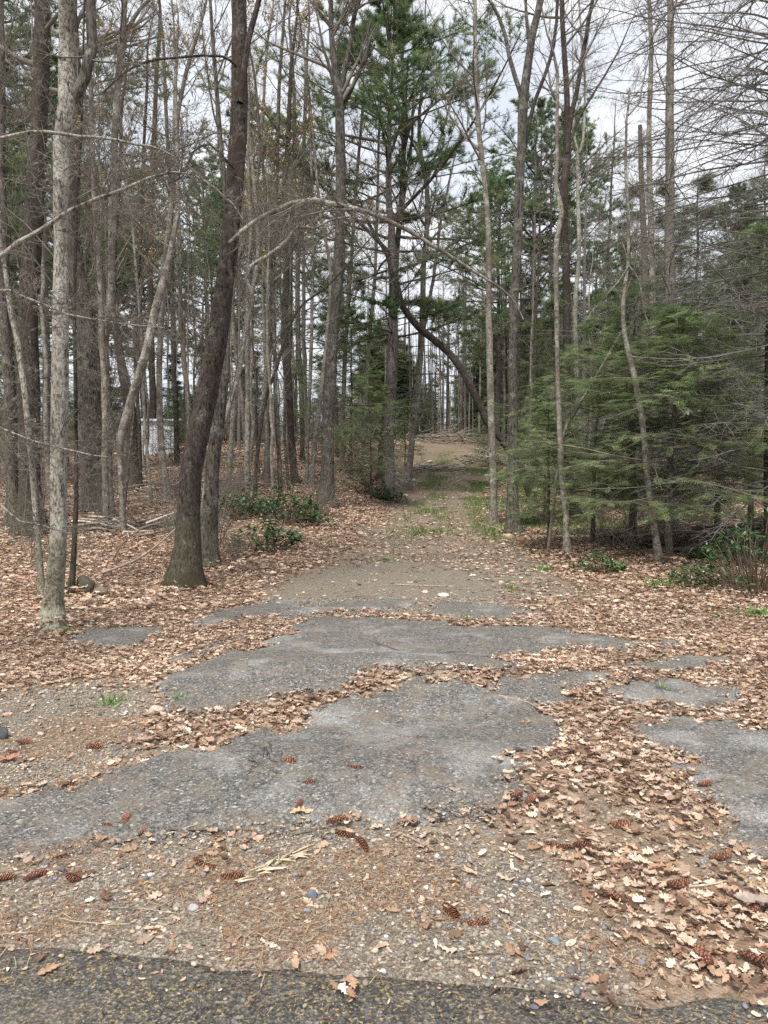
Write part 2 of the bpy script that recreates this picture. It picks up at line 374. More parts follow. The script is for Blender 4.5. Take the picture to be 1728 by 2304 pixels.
def leafd(x, y):                                    # cover of fallen leaves, 0..1
    A = asph(x, y); g = grav(x, y); dp = dirt_path(x, y)
    d = 1.0 * (1 - A) * (1 - .93 * g) * (1 - (.80 + .13 * sstep(18, 26, y)) * dp)
    d = d * (1 - .75 * green(x, y))
    u = x - path_x(y)
    far = sstep(34, 42, y) * sstep(4.5, 2.5, np.abs(u)); d = d * (1 - .9 * far)
    return np.clip(d, 0, 1)

# road edge: the verge line across the bottom of the picture
EDGE = np.array([G(a, b)[:2] for a, b in [(0,2120),(260,2135),(333,2146),(417,2156),(521,2167),(729,2182),(864,2193),(1062,2208),(1228,2219),(1385,2240),(1728,2253)]])
sl = (EDGE[-1, 1] - EDGE[0, 1]) / (EDGE[-1, 0] - EDGE[0, 0])
EDGE = np.vstack([[-80, EDGE[0, 1] - sl * (80 + EDGE[0, 0])], EDGE, [80, EDGE[-1, 1] + sl * (80 - EDGE[-1, 0])]])
def road_y(x): return np.interp(x, EDGE[:, 0], EDGE[:, 1]) + .09 * (fbm(x * 5, x * 0, 5, 5) - .5)

def spaced(a0, a1, d0, g, lim):
    r = [a1]; d = d0
    while r[-1] < lim: r.append(r[-1] + d); d *= g
    return np.array(r)
def ground():
    px = spaced(0, 3.2, .035, 1.035, 240); cx = np.arange(-3.2, 3.2, .035)
    xs = np.concatenate([-px[::-1], cx[1:], px])
    ys = np.concatenate([-spaced(0, -1.2, .12, 1.25, 40)[::-1] , np.arange(1.5, 7, .03)[0:], spaced(0, 7, .03, 1.022, 420)])
    ys = np.unique(np.round(ys, 5)); xs = np.unique(np.round(xs, 5))
    X, Y = np.meshgrid(xs, ys); Z = H(X, Y, True)
    Z = Z - .035 * sstep(.02, .10, road_y(X) - Y)   # the ground dips under the road slab
    Z = Z - .03 * asph(X, Y)
    A = asph(X, Y); g = grav(X, Y); dp = dirt_path(X, Y); gr = green(X, Y)
    lf = leafd(X, Y); lf = np.where(Y < 30, lf * .55, lf * .9)
    gv = np.clip(np.maximum(g * .9, dp * sstep(34, 14, Y) * .85) + A, 0, 1)
    C = np.stack([lf, gv, gr], -1)
    ny, nx = X.shape; i, j = np.meshgrid(np.arange(ny - 1), np.arange(nx - 1), indexing='ij')
    q = np.stack([i * nx + j, i * nx + j + 1, (i + 1) * nx + j + 1, (i + 1) * nx + j], -1).reshape(-1, 4)
    mb = MB(); mb.add(np.stack([X, Y, Z], -1).reshape(-1, 3), quads=q, col=C.reshape(-1, 3))
    tag(mb.build('ground', M['ground']), kind='structure')
    # broken asphalt apron
    xs = np.arange(-6.5, 6.5, .022); ys = np.arange(2.3, 11.0, .022); X, Y = np.meshgrid(xs, ys)
    sd_ = asd(X, Y)
    Z = H(X, Y, False) - .03 + .05 * sstep(-.12, .10, sd_) - .025 + .004 * (fbm(X * 14, Y * 14, 21, 3) - .5) + .03 * (fbm(X * 1.7, Y * 1.7, 23, 2) - .5) * sstep(.05, .5, sd_)
    keep = (sd_[:-1, :-1] > -.22)
    ny, nx = X.shape; i, j = np.nonzero(keep)
    q = np.stack([i * nx + j, i * nx + j + 1, (i + 1) * nx + j + 1, (i + 1) * nx + j], -1)
    us, inv = np.unique(q, return_inverse=True); V = np.stack([X, Y, Z + .028], -1).reshape(-1, 3)[us]
    mb = MB(); mb.add(V, quads=inv.reshape(-1, 4)); tag(mb.build('driveway', M['apron']), kind='structure')
    # public road
    px = spaced(0, 3, .05, 1.06, 80); xs = np.unique(np.round(np.concatenate([-px[::-1], np.arange(-3, 3, .04), px]), 5))
    vs_ = np.array([0, .03, .08, .2, .5, 1, 2, 3.5, 5.5, 7]); X, Vv = np.meshgrid(xs, vs_)
    Y = road_y(X) - Vv; Z = H(X, np.maximum(Y, -50)) + np.interp(Vv, [0, .03, .08, .5, 3.5, 7], [-.03, .0, .008, .015, .06, .01])
    ny, nx = X.shape; i, j = np.meshgrid(np.arange(ny - 1), np.arange(nx - 1), indexing='ij')
    q = np.stack([i * nx + j, (i + 1) * nx + j, (i + 1) * nx + j + 1, i * nx + j + 1], -1).reshape(-1, 4)
    mb = MB(); mb.add(np.stack([X, Y, Z], -1).reshape(-1, 3), quads=q); tag(mb.build('road', M['road']), kind='structure')
ground()

# ------------------------------------------------------------------ loose cover on the ground
def oak_template(n, lob, seed):
    r = np.random.default_rng(seed); half = n // 2; lob = lob if seed % 3 else lob * .15
    t = np.linspace(0, 1, half); w = .26 * np.sin(np.pi * np.clip(t, 0.02, .99) ** .8) ** .7
    w = w * (1 - lob * (np.arange(half) % 2)) + .012; w *= r.uniform(.85, 1.15, half)
    if seed % 3 == 0: w *= r.uniform(.6, .85) * np.where(t > .8, .6, 1)
    x = t + np.where(np.arange(half) % 2, -.02, .05)
    up = np.stack([x, w], 1); dn = np.stack([x, -w * r.uniform(.85, 1.1, half)], 1)[::-1]
    o = np.vstack([up, dn]); c = np.array([[.5, 0]]); a = np.vstack([c, o]); a[:, 0] -= .5
    z = 1.1 * a[:, 1] ** 2 * r.uniform(-1.4, 2.2) + .35 * a[:, 0] ** 2 * r.uniform(-1, 1.6) + r.normal(0, .035, len(a))
    k = len(o); return np.column_stack([a, z]), np.array([[0, 1 + i, 1 + (i + 1) % k] for i in range(k)])
LEAFC = np.array([(.66, .50, .375), (.58, .42, .30), (.48, .32, .22), (.37, .23, .155), (.76, .64, .51), (.16, .095, .065), (.54, .40, .32), (.26, .155, .105), (.60, .46, .36), (.43, .27, .17)])
def scatter_pts(n_per, y0, y1, margin, fn, rng):
    wmax = .53 * y1 + margin; n = int((y1 - y0) * 2 * wmax * n_per)
    x = rng.uniform(-wmax, wmax, n); y = rng.uniform(y0, y1, n)
    k = (np.abs(x) < .53 * y + margin) & (rng.uniform(0, 1, n) < fn(x, y)) & (y > road_y(x) + .02 - .28 * rng.uniform(0, 1, n) ** 4)
    return x[k], y[k]
def top(x, y): return H(x, y, True) + np.where(asph(x, y) > .5, .008, 0) + np.where(y < road_y(x), .012, 0)
def litter():
    mb = MB(); rng = np.random.default_rng(5)
    def leaves(x, y, n, lob, smin, smax, tilt, nt, seed, lift):
        cl = vnoise(x * 1.5, y * 1.5, 8)
        for k in range(nt):
            s_ = np.arange(len(x)) % nt == k; xx, yy = x[s_], y[s_]; m = len(xx)
            if not m: continue
            tv, tt = oak_template(n, lob, seed + k)
            sz = rng.uniform(smin, smax, m); a = rng.uniform(0, 6.283, m)
            Z = nrm(np.stack([rng.normal(0, tilt, m), rng.normal(0, tilt, m), np.ones(m)], 1)); X = np.stack([np.cos(a), np.sin(a), np.zeros(m)], 1)
            z = top(xx, yy) + rng.uniform(.004, lift, m) * (.4 + .9 * leafd(xx, yy))
            c = LEAFC[rng.integers(0, len(LEAFC), m)] * rng.uniform(.7, 1.15, (m, 1)) * (.8 + .3 * cl[s_][:, None])
            mb.inst(tv, tt, np.stack([xx, yy, z], 1), X, Z, np.stack([sz, sz * rng.uniform(.75, 1.25, m), sz], 1), c)
    x, y = scatter_pts(1250, 1.9, 8, 1.2, leafd, rng); leaves(x, y, 18, .5, .020, .070, .38, 18, 100, .030)
    x, y = scatter_pts(560, 8, 16, 2, leafd, rng); leaves(x, y, 14, .5, .04, .10, .45, 8, 200, .06)
    x, y = scatter_pts(230, 16, 30, 2, leafd, rng); leaves(x, y, 10, .4, .07, .14, .45, 6, 300, .07)
    x, y = scatter_pts(38, 30, 62, 2, leafd, rng); leaves(x, y, 8, .3, .15, .26, .5, 5, 400, .08)
    bk_ = np.array([G(a_, b_)[:2] for a_, b_ in ((117, 1418), (417, 1322), (466, 1278), (69, 1206), (213, 1148), (95, 1350), (160, 1345), (730, 1136), (1110, 1183), (1156, 1204), (1276, 1258), (1486, 1272))])
    q_ = np.repeat(bk_, 90, 0); aa = rng.uniform(0, 6.283, len(q_)); dd = .08 + np.abs(rng.normal(0, .16, len(q_))); leaves(q_[:, 0] + np.cos(aa) * dd, q_[:, 1] + np.sin(aa) * dd, 14, .5, .05, .11, .6, 6, 700, .13)
    sp = lambda a, b: np.clip((.02 + .08 * sstep(.5, .7, fbm(a * 1.6, b * 1.6, 15))) * (asph(a, b) + grav(a, b)) , 0, 1) * (b < 12)
    x, y = scatter_pts(150, 1.9, 12, 1, sp, rng); leaves(x, y, 18, .52, .035, .10, .2, 8, 500, .01)
    fr = lambda a, b: np.clip(.9 * grav(a, b) * (.3 + .7 * sstep(.4, .6, fbm(a * 1.8, b * 1.8, 19))) + .35 * leafd(a, b) + .10 * asph(a, b) + .3 * dirt_path(a, b), 0, 1) * (b < 9)
    x, y = scatter_pts(1500, 1.9, 5.5, .6, fr, rng); leaves(x, y, 8, .3, .007, .026, .35, 5, 601, .010)
    x, y = scatter_pts(500, 5.5, 9, 1, fr, rng); leaves(x, y, 8, .2, .018, .045, .35, 4, 620, .012)
    tag(mb.build('leaf_litter', M['litter']), 'dry tan and brown fallen oak leaves drifted over the ground', 'fallen leaves', kind='stuff')
litter()

def gravel():
    mb = MB(); rng = np.random.default_rng(8)
    ph = (1 + 5 ** .5) / 2
    iv = nrm(np.array([(-1, ph, 0), (1, ph, 0), (-1, -ph, 0), (1, -ph, 0), (0, -1, ph), (0, 1, ph), (0, -1, -ph), (0, 1, -ph), (ph, 0, -1), (ph, 0, 1), (-ph, 0, -1), (-ph, 0, 1)], float))
    it = [(0,11,5),(0,5,1),(0,1,7),(0,7,10),(0,10,11),(1,5,9),(5,11,4),(11,10,2),(10,7,6),(7,1,8),(3,9,4),(3,4,2),(3,2,6),(3,6,8),(3,8,9),(4,9,5),(2,4,11),(6,2,10),(8,6,7),(9,8,1)]
    pal = np.array([(.30, .27, .22), (.20, .20, .21), (.42, .36, .27), (.55, .52, .47), (.13, .13, .14), (.26, .21, .16), (.36, .27, .17), (.24, .25, .27), (.7, .69, .66)])
    fn = lambda a, b: np.clip(grav(a, b) * (.25 + .75 * sstep(.35, .65, fbm(a * 1.3, b * 1.3, 31))) + (.14 + .5 * sstep(.35, 0, R_A(a, b))) * asph(a, b) + .35 * dirt_path(a, b) * (b < 13), 0, 1)
    x, y = scatter_pts(3200, 1.9, 5.2, .6, fn, rng); x2, y2 = scatter_pts(900, 5.2, 9, .8, fn, rng)
    x = np.concatenate([x, x2]); y = np.concatenate([y, y2]); m = len(x)
    s_ = np.clip(rng.lognormal(math.log(.0042), .55, m), .002, .0145) * (1 + .35 * (y > 5))
    for k in range(6):
        j = np.arange(m) % 6 == k; tv = iv * rng.uniform(.75, 1.2, (12, 1)) * np.array([1.2, .95, .6]); mm = j.sum()
        a = rng.uniform(0, 6.28, mm); X = np.stack([np.cos(a), np.sin(a), 0 * a], 1); Z = nrm(np.stack([rng.normal(0, .25, mm), rng.normal(0, .25, mm), np.ones(mm)], 1))
        w = np.array([.22, .15, .14, .05, .13, .13, .09, .07, .02]); c = pal[rng.choice(9, mm, p=w)] * rng.uniform(.7, 1.15, (mm, 1))
        mb.inst(tv, it, np.stack([x[j], y[j], top(x[j], y[j]) + s_[j] * .25], 1), X, Z, s_[j], c)
    tag(mb.build('gravel', M['stone']), 'loose mixed pebbles strewn over the dirt verge', 'gravel', kind='stuff')
    # rusty pine needles and small twigs
    mb = MB()
    fn = lambda a, b: np.clip(grav(a, b) * sstep(.36, .6, fbm(a * 2.2, b * 2.2, 35)) + .14 * asph(a, b), 0, 1)
    x, y = scatter_pts(7000, 1.8, 4.6, .6, fn, rng); m = len(x); a = rng.uniform(0, 6.28, m); L = rng.uniform(.02, .07, m)
    tv = np.array([(-.5, -.012, 0), (-.5, .012, 0), (0, .012, .06), (0, -.012, .06), (.5, 0, 0.02)]); tt = [(0, 3, 1), (1, 3, 2), (3, 4, 2)]
    pal = np.array([(.42, .20, .09), (.34, .15, .075), (.50, .33, .16), (.25, .12, .07), (.55, .42, .26)])
    mb.inst(tv, tt, np.stack([x, y, top(x, y) + rng.uniform(.002, .012, m)], 1), np.stack([np.cos(a), np.sin(a), rng.normal(0, .12, m)], 1), np.tile([0, 0, 1.], (m, 1)), L, pal[rng.integers(0, 5, m)] * rng.uniform(.7, 1.2, (m, 1)))
    tag(mb.build('needle_litter', M['litter']), 'rusty fallen pine needles matted along the road edge', 'pine needles', kind='stuff')
    mb = MB()
    def tw(nper, y0, y1, L0, L1, r0, r1, fn):
        x, y = scatter_pts(nper, y0, y1, 1, fn, rng); m = len(x); a = rng.uniform(0, 6.28, m); L = rng.uniform(L0, L1, m)
        d = np.stack([np.cos(a), np.sin(a), rng.normal(0, .06, m)], 1); p = np.stack([x, y, top(x, y) + .006], 1); pts = [p]
        for i in range(4): d = nrm(d + rng.normal(0, .2, (m, 3)) * [1, 1, .25]); p = p + d * (L / 4)[:, None]; pts.append(p)
        pt = np.stack(pts, 1); pt[..., 2] = np.maximum(pt[..., 2], H(pt[..., 0], pt[..., 1], True) + .003)
        mb.tubes(pt, rng.uniform(r0, r1, m)[:, None] * np.linspace(1, .45, 5)[None], 4, np.array([(.26, .20, .15), (.14, .10, .08), (.40, .34, .27)])[rng.integers(0, 3, m)])
    tw(22, 1.9, 6, .05, .3, .001, .0028, lambda a, b: .2 + .8 * (grav(a, b) + .5 * asph(a, b)))
    tw(9, 6, 14, .1, .6, .0015, .005, lambda a, b: .3 + .7 * leafd(a, b))
    tw(3.2, 14, 34, .3, 1.5, .004, .014, lambda a, b: .15 + .85 * sstep(1.5, 3, np.abs(a - path_x(b))))
    tag(mb.build('twig_litter', M['twig']), 'thin dead twigs strewn over leaves and gravel', 'fallen twigs', kind='stuff')
gravel()

# ------------------------------------------------------------------ growing branches
def grow(mb, S, D, L, R, levels, rng, col):
    out = []
    S = np.atleast_2d(S); D = nrm(np.atleast_2d(D)); L = np.atleast_1d(L).astype(float); R = np.atleast_1d(R).astype(float)
    for lv in levels:
        k = len(S); m = lv['m']
        if k == 0: break
        d = D.copy(); p = S.copy(); pts = [p]; ds = [d]
        for i in range(m - 1):
            d = d + rng.normal(0, lv.get('wig', .12), (k, 3)); d[:, 2] += lv.get('trop', 0) + lv.get('curl', 0) * (i / max(1, m - 2)); d = nrm(d)
            p = p + d * (L / (m - 1))[:, None]; pts.append(p); ds.append(d)
        Pt = np.stack(pts, 1); Ds = np.stack(ds, 1); tt = np.linspace(0, 1, m)
        Rd = R[:, None] * (1 - lv.get('tap', .8) * tt)[None]
        mb.tubes(Pt, Rd, lv['s'], np.asarray(col) * rng.uniform(.75, 1.2, (k, 1)))
        out.append((Pt, Ds, L))
        c = lv.get('c', 0)
        if not c: break
        idx = np.repeat(np.arange(k), c); t = rng.uniform(lv.get('t0', .2), .97, len(idx)); f = t * (m - 1); i0 = np.minimum(f.astype(int), m - 2); fr = (f - i0)[:, None]
        S = Pt[idx, i0] * (1 - fr) + Pt[idx, i0 + 1] * fr; pd = Ds[idx, i0 + 1]
        rv = rng.normal(0, 1, (len(idx), 3)); rv[:, 2] *= lv.get('flat', 1)
        q = rv - (rv * pd).sum(1, keepdims=True) * pd; q = nrm(q)
        a = np.radians(rng.normal(lv.get('ang', 42), 9, len(idx)))[:, None]
        D = nrm(pd * np.cos(a) + q * np.sin(a))
        L = L[idx] * lv.get('lr', .5) * (1 - .55 * t) * rng.uniform(.6, 1.35, len(idx))
        R = np.maximum(R[idx] * (1 - lv.get('tap', .8) * t) * lv.get('rr', .55), lv.get('rmin', .0016))
    return out
TW = (.165, .148, .125)
def specs(dense=1.0, up=.05):
    return [dict(m=9, s=6, wig=.10, trop=up, c=int(7 * dense), t0=.15, ang=40, lr=.55),
            dict(m=6, s=4, wig=.13, trop=up * .8, c=int(6 * dense), t0=.15, ang=38, lr=.5, rmin=.003),
            dict(m=5, s=3, wig=.16, trop=.03, c=3, t0=.2, ang=36, lr=.6, rmin=.0024),
            dict(m=4, s=3, wig=.18, trop=.02)]
def along(pts, rad, t):                              # points, directions and radii at fractions t of a polyline
    pts = np.asarray(pts); seg = np.linalg.norm(np.diff(pts, axis=0), axis=1); s = np.concatenate([[0], np.cumsum(seg)]); s /= s[-1]
    p = np.stack([np.interp(t, s, pts[:, a]) for a in range(3)], 1); e = .01
    p2 = np.stack([np.interp(np.clip(t + e, 0, 1), s, pts[:, a]) for a in range(3)], 1); p1 = np.stack([np.interp(np.clip(t - e, 0, 1), s, pts[:, a]) for a in range(3)], 1)
    return p, nrm(p2 - p1), np.interp(t, s, rad)
def sidebranches(mb, pts, rad, n, t0, t1, L0, L1, rng, elev=(10, 60), dense=1.0, up=.05, rr=.38, col=TW, lv=None, az=None):
    if n <= 0: return []
    t = np.sort(rng.uniform(t0, t1, n)); p, d, r = along(pts, rad, t)
    a = rng.uniform(0, 6.283, n) if az is None else rng.uniform(az[0], az[1], n)
    e = np.radians(rng.uniform(elev[0], elev[1], n))
    D = np.stack([np.cos(a) * np.cos(e), np.sin(a) * np.cos(e), np.sin(e)], 1)
    L = rng.uniform(L0, L1, n) * (1.15 - .5 * (t - t0) / max(t1 - t0, .01))
    return grow(mb, p + D * (r * .5)[:, None], D, L, np.clip(r * rr, .004, .05) * np.clip(L / 2.0, .35, 1.3), lv or specs(dense, up), rng, col)
def buds(mb, out, n, col, rng, sz=.045):
    Pt, Ds, _ = out[-1]; k, m, _ = Pt.shape
    if k == 0: return
    i = rng.integers(0, k, n); j = rng.integers(0, m, n); p = Pt[i, j]
    tv = np.array([(0, 0, 0), (.6, .35, .1), (1.2, 0, 0), (.6, -.35, .1)]); X = nrm(rng.normal(0, 1, (n, 3))); Z = nrm(rng.normal(0, 1, (n, 3)))
    mb.inst(tv, [(0, 1, 2), (0, 2, 3)], p, X, Z, rng.uniform(.6, 1.4, n) * sz, np.asarray(col) * rng.uniform(.6, 1.3, (n, 1)))

def resample(pts, rad, step=.25):
    pts = np.asarray(pts, float); n = len(pts)
    if n > 2:                                        # Catmull-Rom through the traced joints
        P_ = np.vstack([2 * pts[0] - pts[1], pts, 2 * pts[-1] - pts[-2]]); o = []; r = []
        for i in range(n - 1):
            k = max(2, int(np.linalg.norm(pts[i + 1] - pts[i]) / step))
            for t in np.arange(k) / k:
                a, b, c, d = P_[i:i + 4]
                o.append(.5 * ((2 * b) + (c - a) * t + (2 * a - 5 * b + 4 * c - d) * t * t + (3 * b - a - 3 * c + d) * t ** 3)); r.append(rad[i] * (1 - t) + rad[i + 1] * t)
        o.append(pts[-1]); r.append(rad[-1]); return np.array(o), np.array(r)
    return pts, np.asarray(rad, float)

def traced(name, label, px, bark_, n=14, t0=.35, L=(1.0, 2.4), limbs=(), extend=4.0, low=4, sides=16, seed=1, dense=1.0, Y=None, lean=0.0,
           bud=None, flare=1.65, lump=.075, group=None, elev=(15, 65), up=.06, cat='tree', tw=TW, burls=0):
    """px: (x, y, width) joints in photo pixels from the base up; the whole tree stands at the distance of its base."""
    rng = np.random.default_rng(seed)
    base = G(px[0][0], px[0][1]) if Y is None else None
    if base is None:
        q = P(px[0][0], px[0][1], Y); base = np.array([q[0], Y, float(H(q[0], Y))])
    Y0 = base[1]
    nrow = len(px); pts = []; rad = []
    for i, (a, b, w) in enumerate(px):
        yy = Y0 + lean * i / max(1, nrow - 1) + (rng.normal(0, .05) if i else 0)
        q = P(a, b, yy) if i or Y is not None else base.copy()
        if i == 0: q = base.copy()
        pts.append(q - base); rad.append(w / FPX * Y0 / 2)
    pts = np.array(pts); rad = np.array(rad)
    if extend:
        d = nrm(pts[-1] - pts[-2]); d = nrm(d + np.array([0, 0, .3])); e = extend
        pts = np.vstack([pts, pts[-1] + d * e * .5 + rng.normal(0, .08, 3), pts[-1] + d * e + rng.normal(0, .15, 3)]); rad = np.concatenate([rad, [rad[-1] * .62, rad[-1] * .18]])
    pts, rad = resample(pts, rad, .22)
    wob = np.cumsum(rng.normal(0, .004, pts.shape), 0); wob -= np.linspace(0, 1, len(pts))[:, None] * wob[-1]; pts = pts + wob * [1, 1, 0]
    hgt = pts[:, 2]; rad = rad * (1 + (flare - 1) * np.exp(-np.maximum(hgt, 0) / (.14 + rad[0] * .8)))
    pts = np.vstack([pts[0] - [0, 0, .25], pts]); rad = np.concatenate([[rad[0] * 1.1], rad])
    root = thing(name, base, label, cat, group)
    t = MB(); t.tubes(pts, rad, sides, lump=lump, rng=rng); t.build('trunk', M[bark_], root)
    cr = MB()
    for lb in limbs:                                 # traced limbs, each a part
        lp, w0 = lb['px'], None
        lpts = []; lr = []
        for i, (a, b, w) in enumerate(lp):
            lpts.append(P(a, b, Y0 + lb.get('dy', 0) * i / (len(lp) - 1)) - base); lr.append(w / FPX * Y0 / 2)
        if lb.get('ext'):
            d = nrm(lpts[-1] - lpts[-2]); lpts += [lpts[-1] + d * lb['ext'] * .5, lpts[-1] + d * lb['ext'] + np.array([0, 0, .2])]; lr += [lr[-1] * .6, lr[-1] * .15]
        lpts, lr = resample(lpts, lr, .2); lpts = lpts + np.cumsum(rng.normal(0, .008, lpts.shape), 0)
        b_ = MB(); b_.tubes(lpts, lr, 9, lump=.04, rng=rng); b_.build('limb', M[lb.get('bark', bark_)], root)
        o_ = sidebranches(cr, lpts, lr, lb.get('n', 7), lb.get('t0', .2), .97, *lb.get('L', (.5, 1.4)), rng, lb.get('elev', (-20, 60)), lb.get('dense', dense), .03, .5, tw)
        if bud and o_: buds(cr, o_, bud[0] // 2, bud[1], rng)
    o_ = sidebranches(cr, pts, rad, int(n * 1.5), t0, .98, L[0], L[1], rng, elev, dense, up, .42, tw)
    if bud and o_: buds(cr, o_, bud[0] * 3, bud[1], rng)
    if low: sidebranches(cr, pts, rad, int(low * 1.7), .08, t0, .25, .9, rng, (-15, 35), .7, 0, .22, tw)
    if cr.V: cr.build('crown', M['twig'], root)
    return root
OB = (.42, .29, .10)

# ------------------------------------------------------------------ the trees one can tell apart, traced from base to top
traced('grey_maple', 'pale grey lichen-flecked trunk with a torn bark scar beside the mossy boulder', [(117,1418,43),(120,1350,39),(127,1240,37),(129,1130,35),(131,953,34),(134,700,32),(136,542,31),(137,420,31),(138,330,33),(146,240,33),(148,120,31),(148,0,29)],
    'bark_grey', n=14, t0=.62, low=9, seed=3, sides=24, L=(1, 2.2), limbs=[dict(px=[(140,320,27),(156,231,27),(181,195,26),(197,145,24),(206,90,22),(203,0,21)], ext=2.5, bark='bark_mid', n=8)])
traced('dark_oak', 'thick shaggy dark brown trunk behind the pale grey lichen-flecked one', [(69,1206,54),(69,1080,44),(69,953,42),(67,700,41),(76,542,39),(85,362,35),(92,181,32),(92,0,30)], 'bark_dark', n=10, t0=.6, low=8, seed=4, sides=20, lump=.08)
traced('shaggy_oak', 'thick furrowed trunk just past the pale grey trunk, shaggy bark down to its foot', [(213,1148,54),(208,1050,48),(203,950,46),(198,800,40),(194,700,34),(174,600,34),(168,542,31),(168,362,27),(168,181,27),(160,0,22)], 'bark_mid', n=10, t0=.6, low=6, seed=5, sides=20, lump=.08)
traced('thin_grey_tree', 'slim lichen-spotted stem that bends beside the thick dark brown trunk', [(95,1350,13),(84,1200,13),(76,1100,13),(62,960,13),(47,850,13),(32,760,12),(18,700,11),(6,620,10),(-8,520,9)], 'bark_grey', n=8, t0=.4, low=26, seed=6, sides=10, L=(.7, 1.8), extend=3)
traced('forked_grey_tree', 'straight grey trunk with dark knots, forking high over the thin leaning trees', [(250,1166,17),(243,1000,16),(241,917,16),(236,760,15),(248,687,15),(250,506,15),(253,362,15),(260,253,15),(266,163,14),(277,54,11),(281,0,10)],
    'bark_smooth', n=14, t0=.45, seed=7, low=6, limbs=[dict(px=[(268,160,10),(285,75,9),(305,36,8),(335,0,7)], ext=3, n=7)], bud=(500, OB))
traced('leaning_trunk', 'bare trunk tilted sharply to one side, bark split by a long crack', [(278,1200,13),(272,1100,12),(269,1020,13),(271,986,19),(300,881,19),(325,801,19),(343,722,17),(356,669,17),(374,597,14),(387,540,12),(400,460,10),(398,380,8)], 'bark_smooth', n=10, t0=.5, low=5, seed=8, L=(.8, 2))
traced('mossy_oak', 'dark trunk with a green mossy foot, standing behind the cracked leaning one', [(297,1098,34),(295,1020,27),(293,940,24),(280,860,22),(269,800,19),(260,700,15),(256,600,13),(262,480,11),(270,380,9)], 'bark_dark', n=14, t0=.4, low=6, seed=9)
traced('pale_birch', 'smooth pale grey sapling trunk with round dark knots, close by the big leaning oak', [(383,1130,18),(372,1070,15),(365,1025,14),(358,880,13),(361,736,13),(366,669,12),(371,579,12),(383,470,11),(394,362,10),(400,253,9),(423,145,8),(445,72,7),(466,0,6)], 'bark_smooth', n=20, t0=.35, low=5, seed=10, bud=(700, OB))
traced('pale_sapling', 'very thin pale sapling rising before the shed wall', [(340,1137,8),(336,1060,7),(328,960,7),(325,880,6),(322,800,6),(315,690,6),(307,600,5),(296,480,5),(285,400,4)], 'bark_grey', n=14, t0=.3, low=5, seed=11, L=(.5, 1.4), sides=8)
traced('big_leaning_oak', 'big dark rough-barked oak leaning over the lane edge, forked near the top', [(417,1322,66),(425,1225,54),(426,1150,51),(432,1062,47),(443,989,47),(466,881,47),(485,772,45),(495,700,42),(517,542,38),(533,362,38),(539,230,37),(538,120,34),(537,0,32)],
    'bark_dark', n=9, t0=.72, low=3, seed=12, sides=28, lump=.05, L=(1, 2.4), lean=.2, limbs=[dict(px=[(538,230,16),(550,130,14),(562,50,13),(577,0,12)], ext=2, n=6),
    dict(px=[(512,548,10),(545,520,11),(600,482,11),(650,462,12),(705,453,13),(763,463,12),(831,481,11),(886,506,10),(940,535,9),(994,568,8),(1041,600,7),(1102,637,6),(1146,672,5),(1170,720,3)], dy=.6, bark='bark_smooth', n=44, L=(.4, 1.5), elev=(-55, 50)),
    dict(px=[(533,150,6),(500,126,5),(452,122,5),(380,125,5),(325,134,5),(270,165,4),(225,205,3)], dy=-.8, n=12, L=(.3, .9)),
    dict(px=[(525,380,5),(470,330,5),(430,350,4),(405,400,3),(360,420,3)], dy=-1.2, n=12, L=(.3, 1.0), elev=(-70, 20))])
traced('snaking_sapling', 'slender pale stem snaking up beside the big leaning oak and arching over the lane', [(450,1262,15),(452,1190,12),(456,1134,11),(470,1044,11),(506,935,11),(532,845,10),(545,772,9),(558,710,8),(566,672,8),(553,633,8),(560,600,8),(600,576,8),(643,542,8),(668,510,6),(705,514,6),(741,496,5),(784,488,4),(850,492,3),(910,515,2)], 'bark_grey', n=18, t0=.3, low=8, seed=13, L=(.4, 1.3), extend=0, sides=10, flare=1.2)
traced('ridged_oak', 'straight grey ridged trunk right behind the big leaning oak', [(466,1278,40),(470,1200,34),(474,1134,33),(481,1025,31),(499,881,26),(510,736,20),(522,560,16),(505,420,13),(490,250,10),(480,100,8)], 'bark_mid', n=14, t0=.5, low=4, seed=14)
traced('forked_dark_maple', 'dark trunk on the lane bank that forks in a tall V with a broken spike', [(730,1136,34),(737,1042,28),(741,897,27),(748,788,25),(757,687,23),(763,542,21),(766,362,21),(764,235,20),(757,180,17),(749,120,12),(744,54,11),(744,0,10)],
    'bark_mid', n=16, t0=.6, low=9, seed=15, L=(1.2, 3), lump=.07, limbs=[dict(px=[(765,225,13),(773,163,12),(784,108,11),(795,36,10),(806,0,9)], ext=4, n=10, L=(.8, 2.4)), dict(px=[(766,255,9),(790,200,8),(815,145,7),(840,100,4)], n=3, bark='bark_dark'),
    dict(px=[(745,60,7),(725,40,5),(705,0,5)], ext=2, n=4)])
traced('slim_lane_tree', 'slim brown trunk standing just before the big pine by the lane', [(857,1081,18),(860,1005,16),(867,933,15),(878,825,15),(885,716,14),(895,542,12),(902,470,12),(907,362,11),(907,253,9),(903,100,7),(900,20,5)], 'bark_mid', n=26, t0=.45, low=6, seed=16, L=(1, 3), elev=(40, 75), limbs=[dict(px=[(903,480,8),(915,400,7),(925,300,6),(928,200,5),(925,90,4)], ext=3, n=9)])
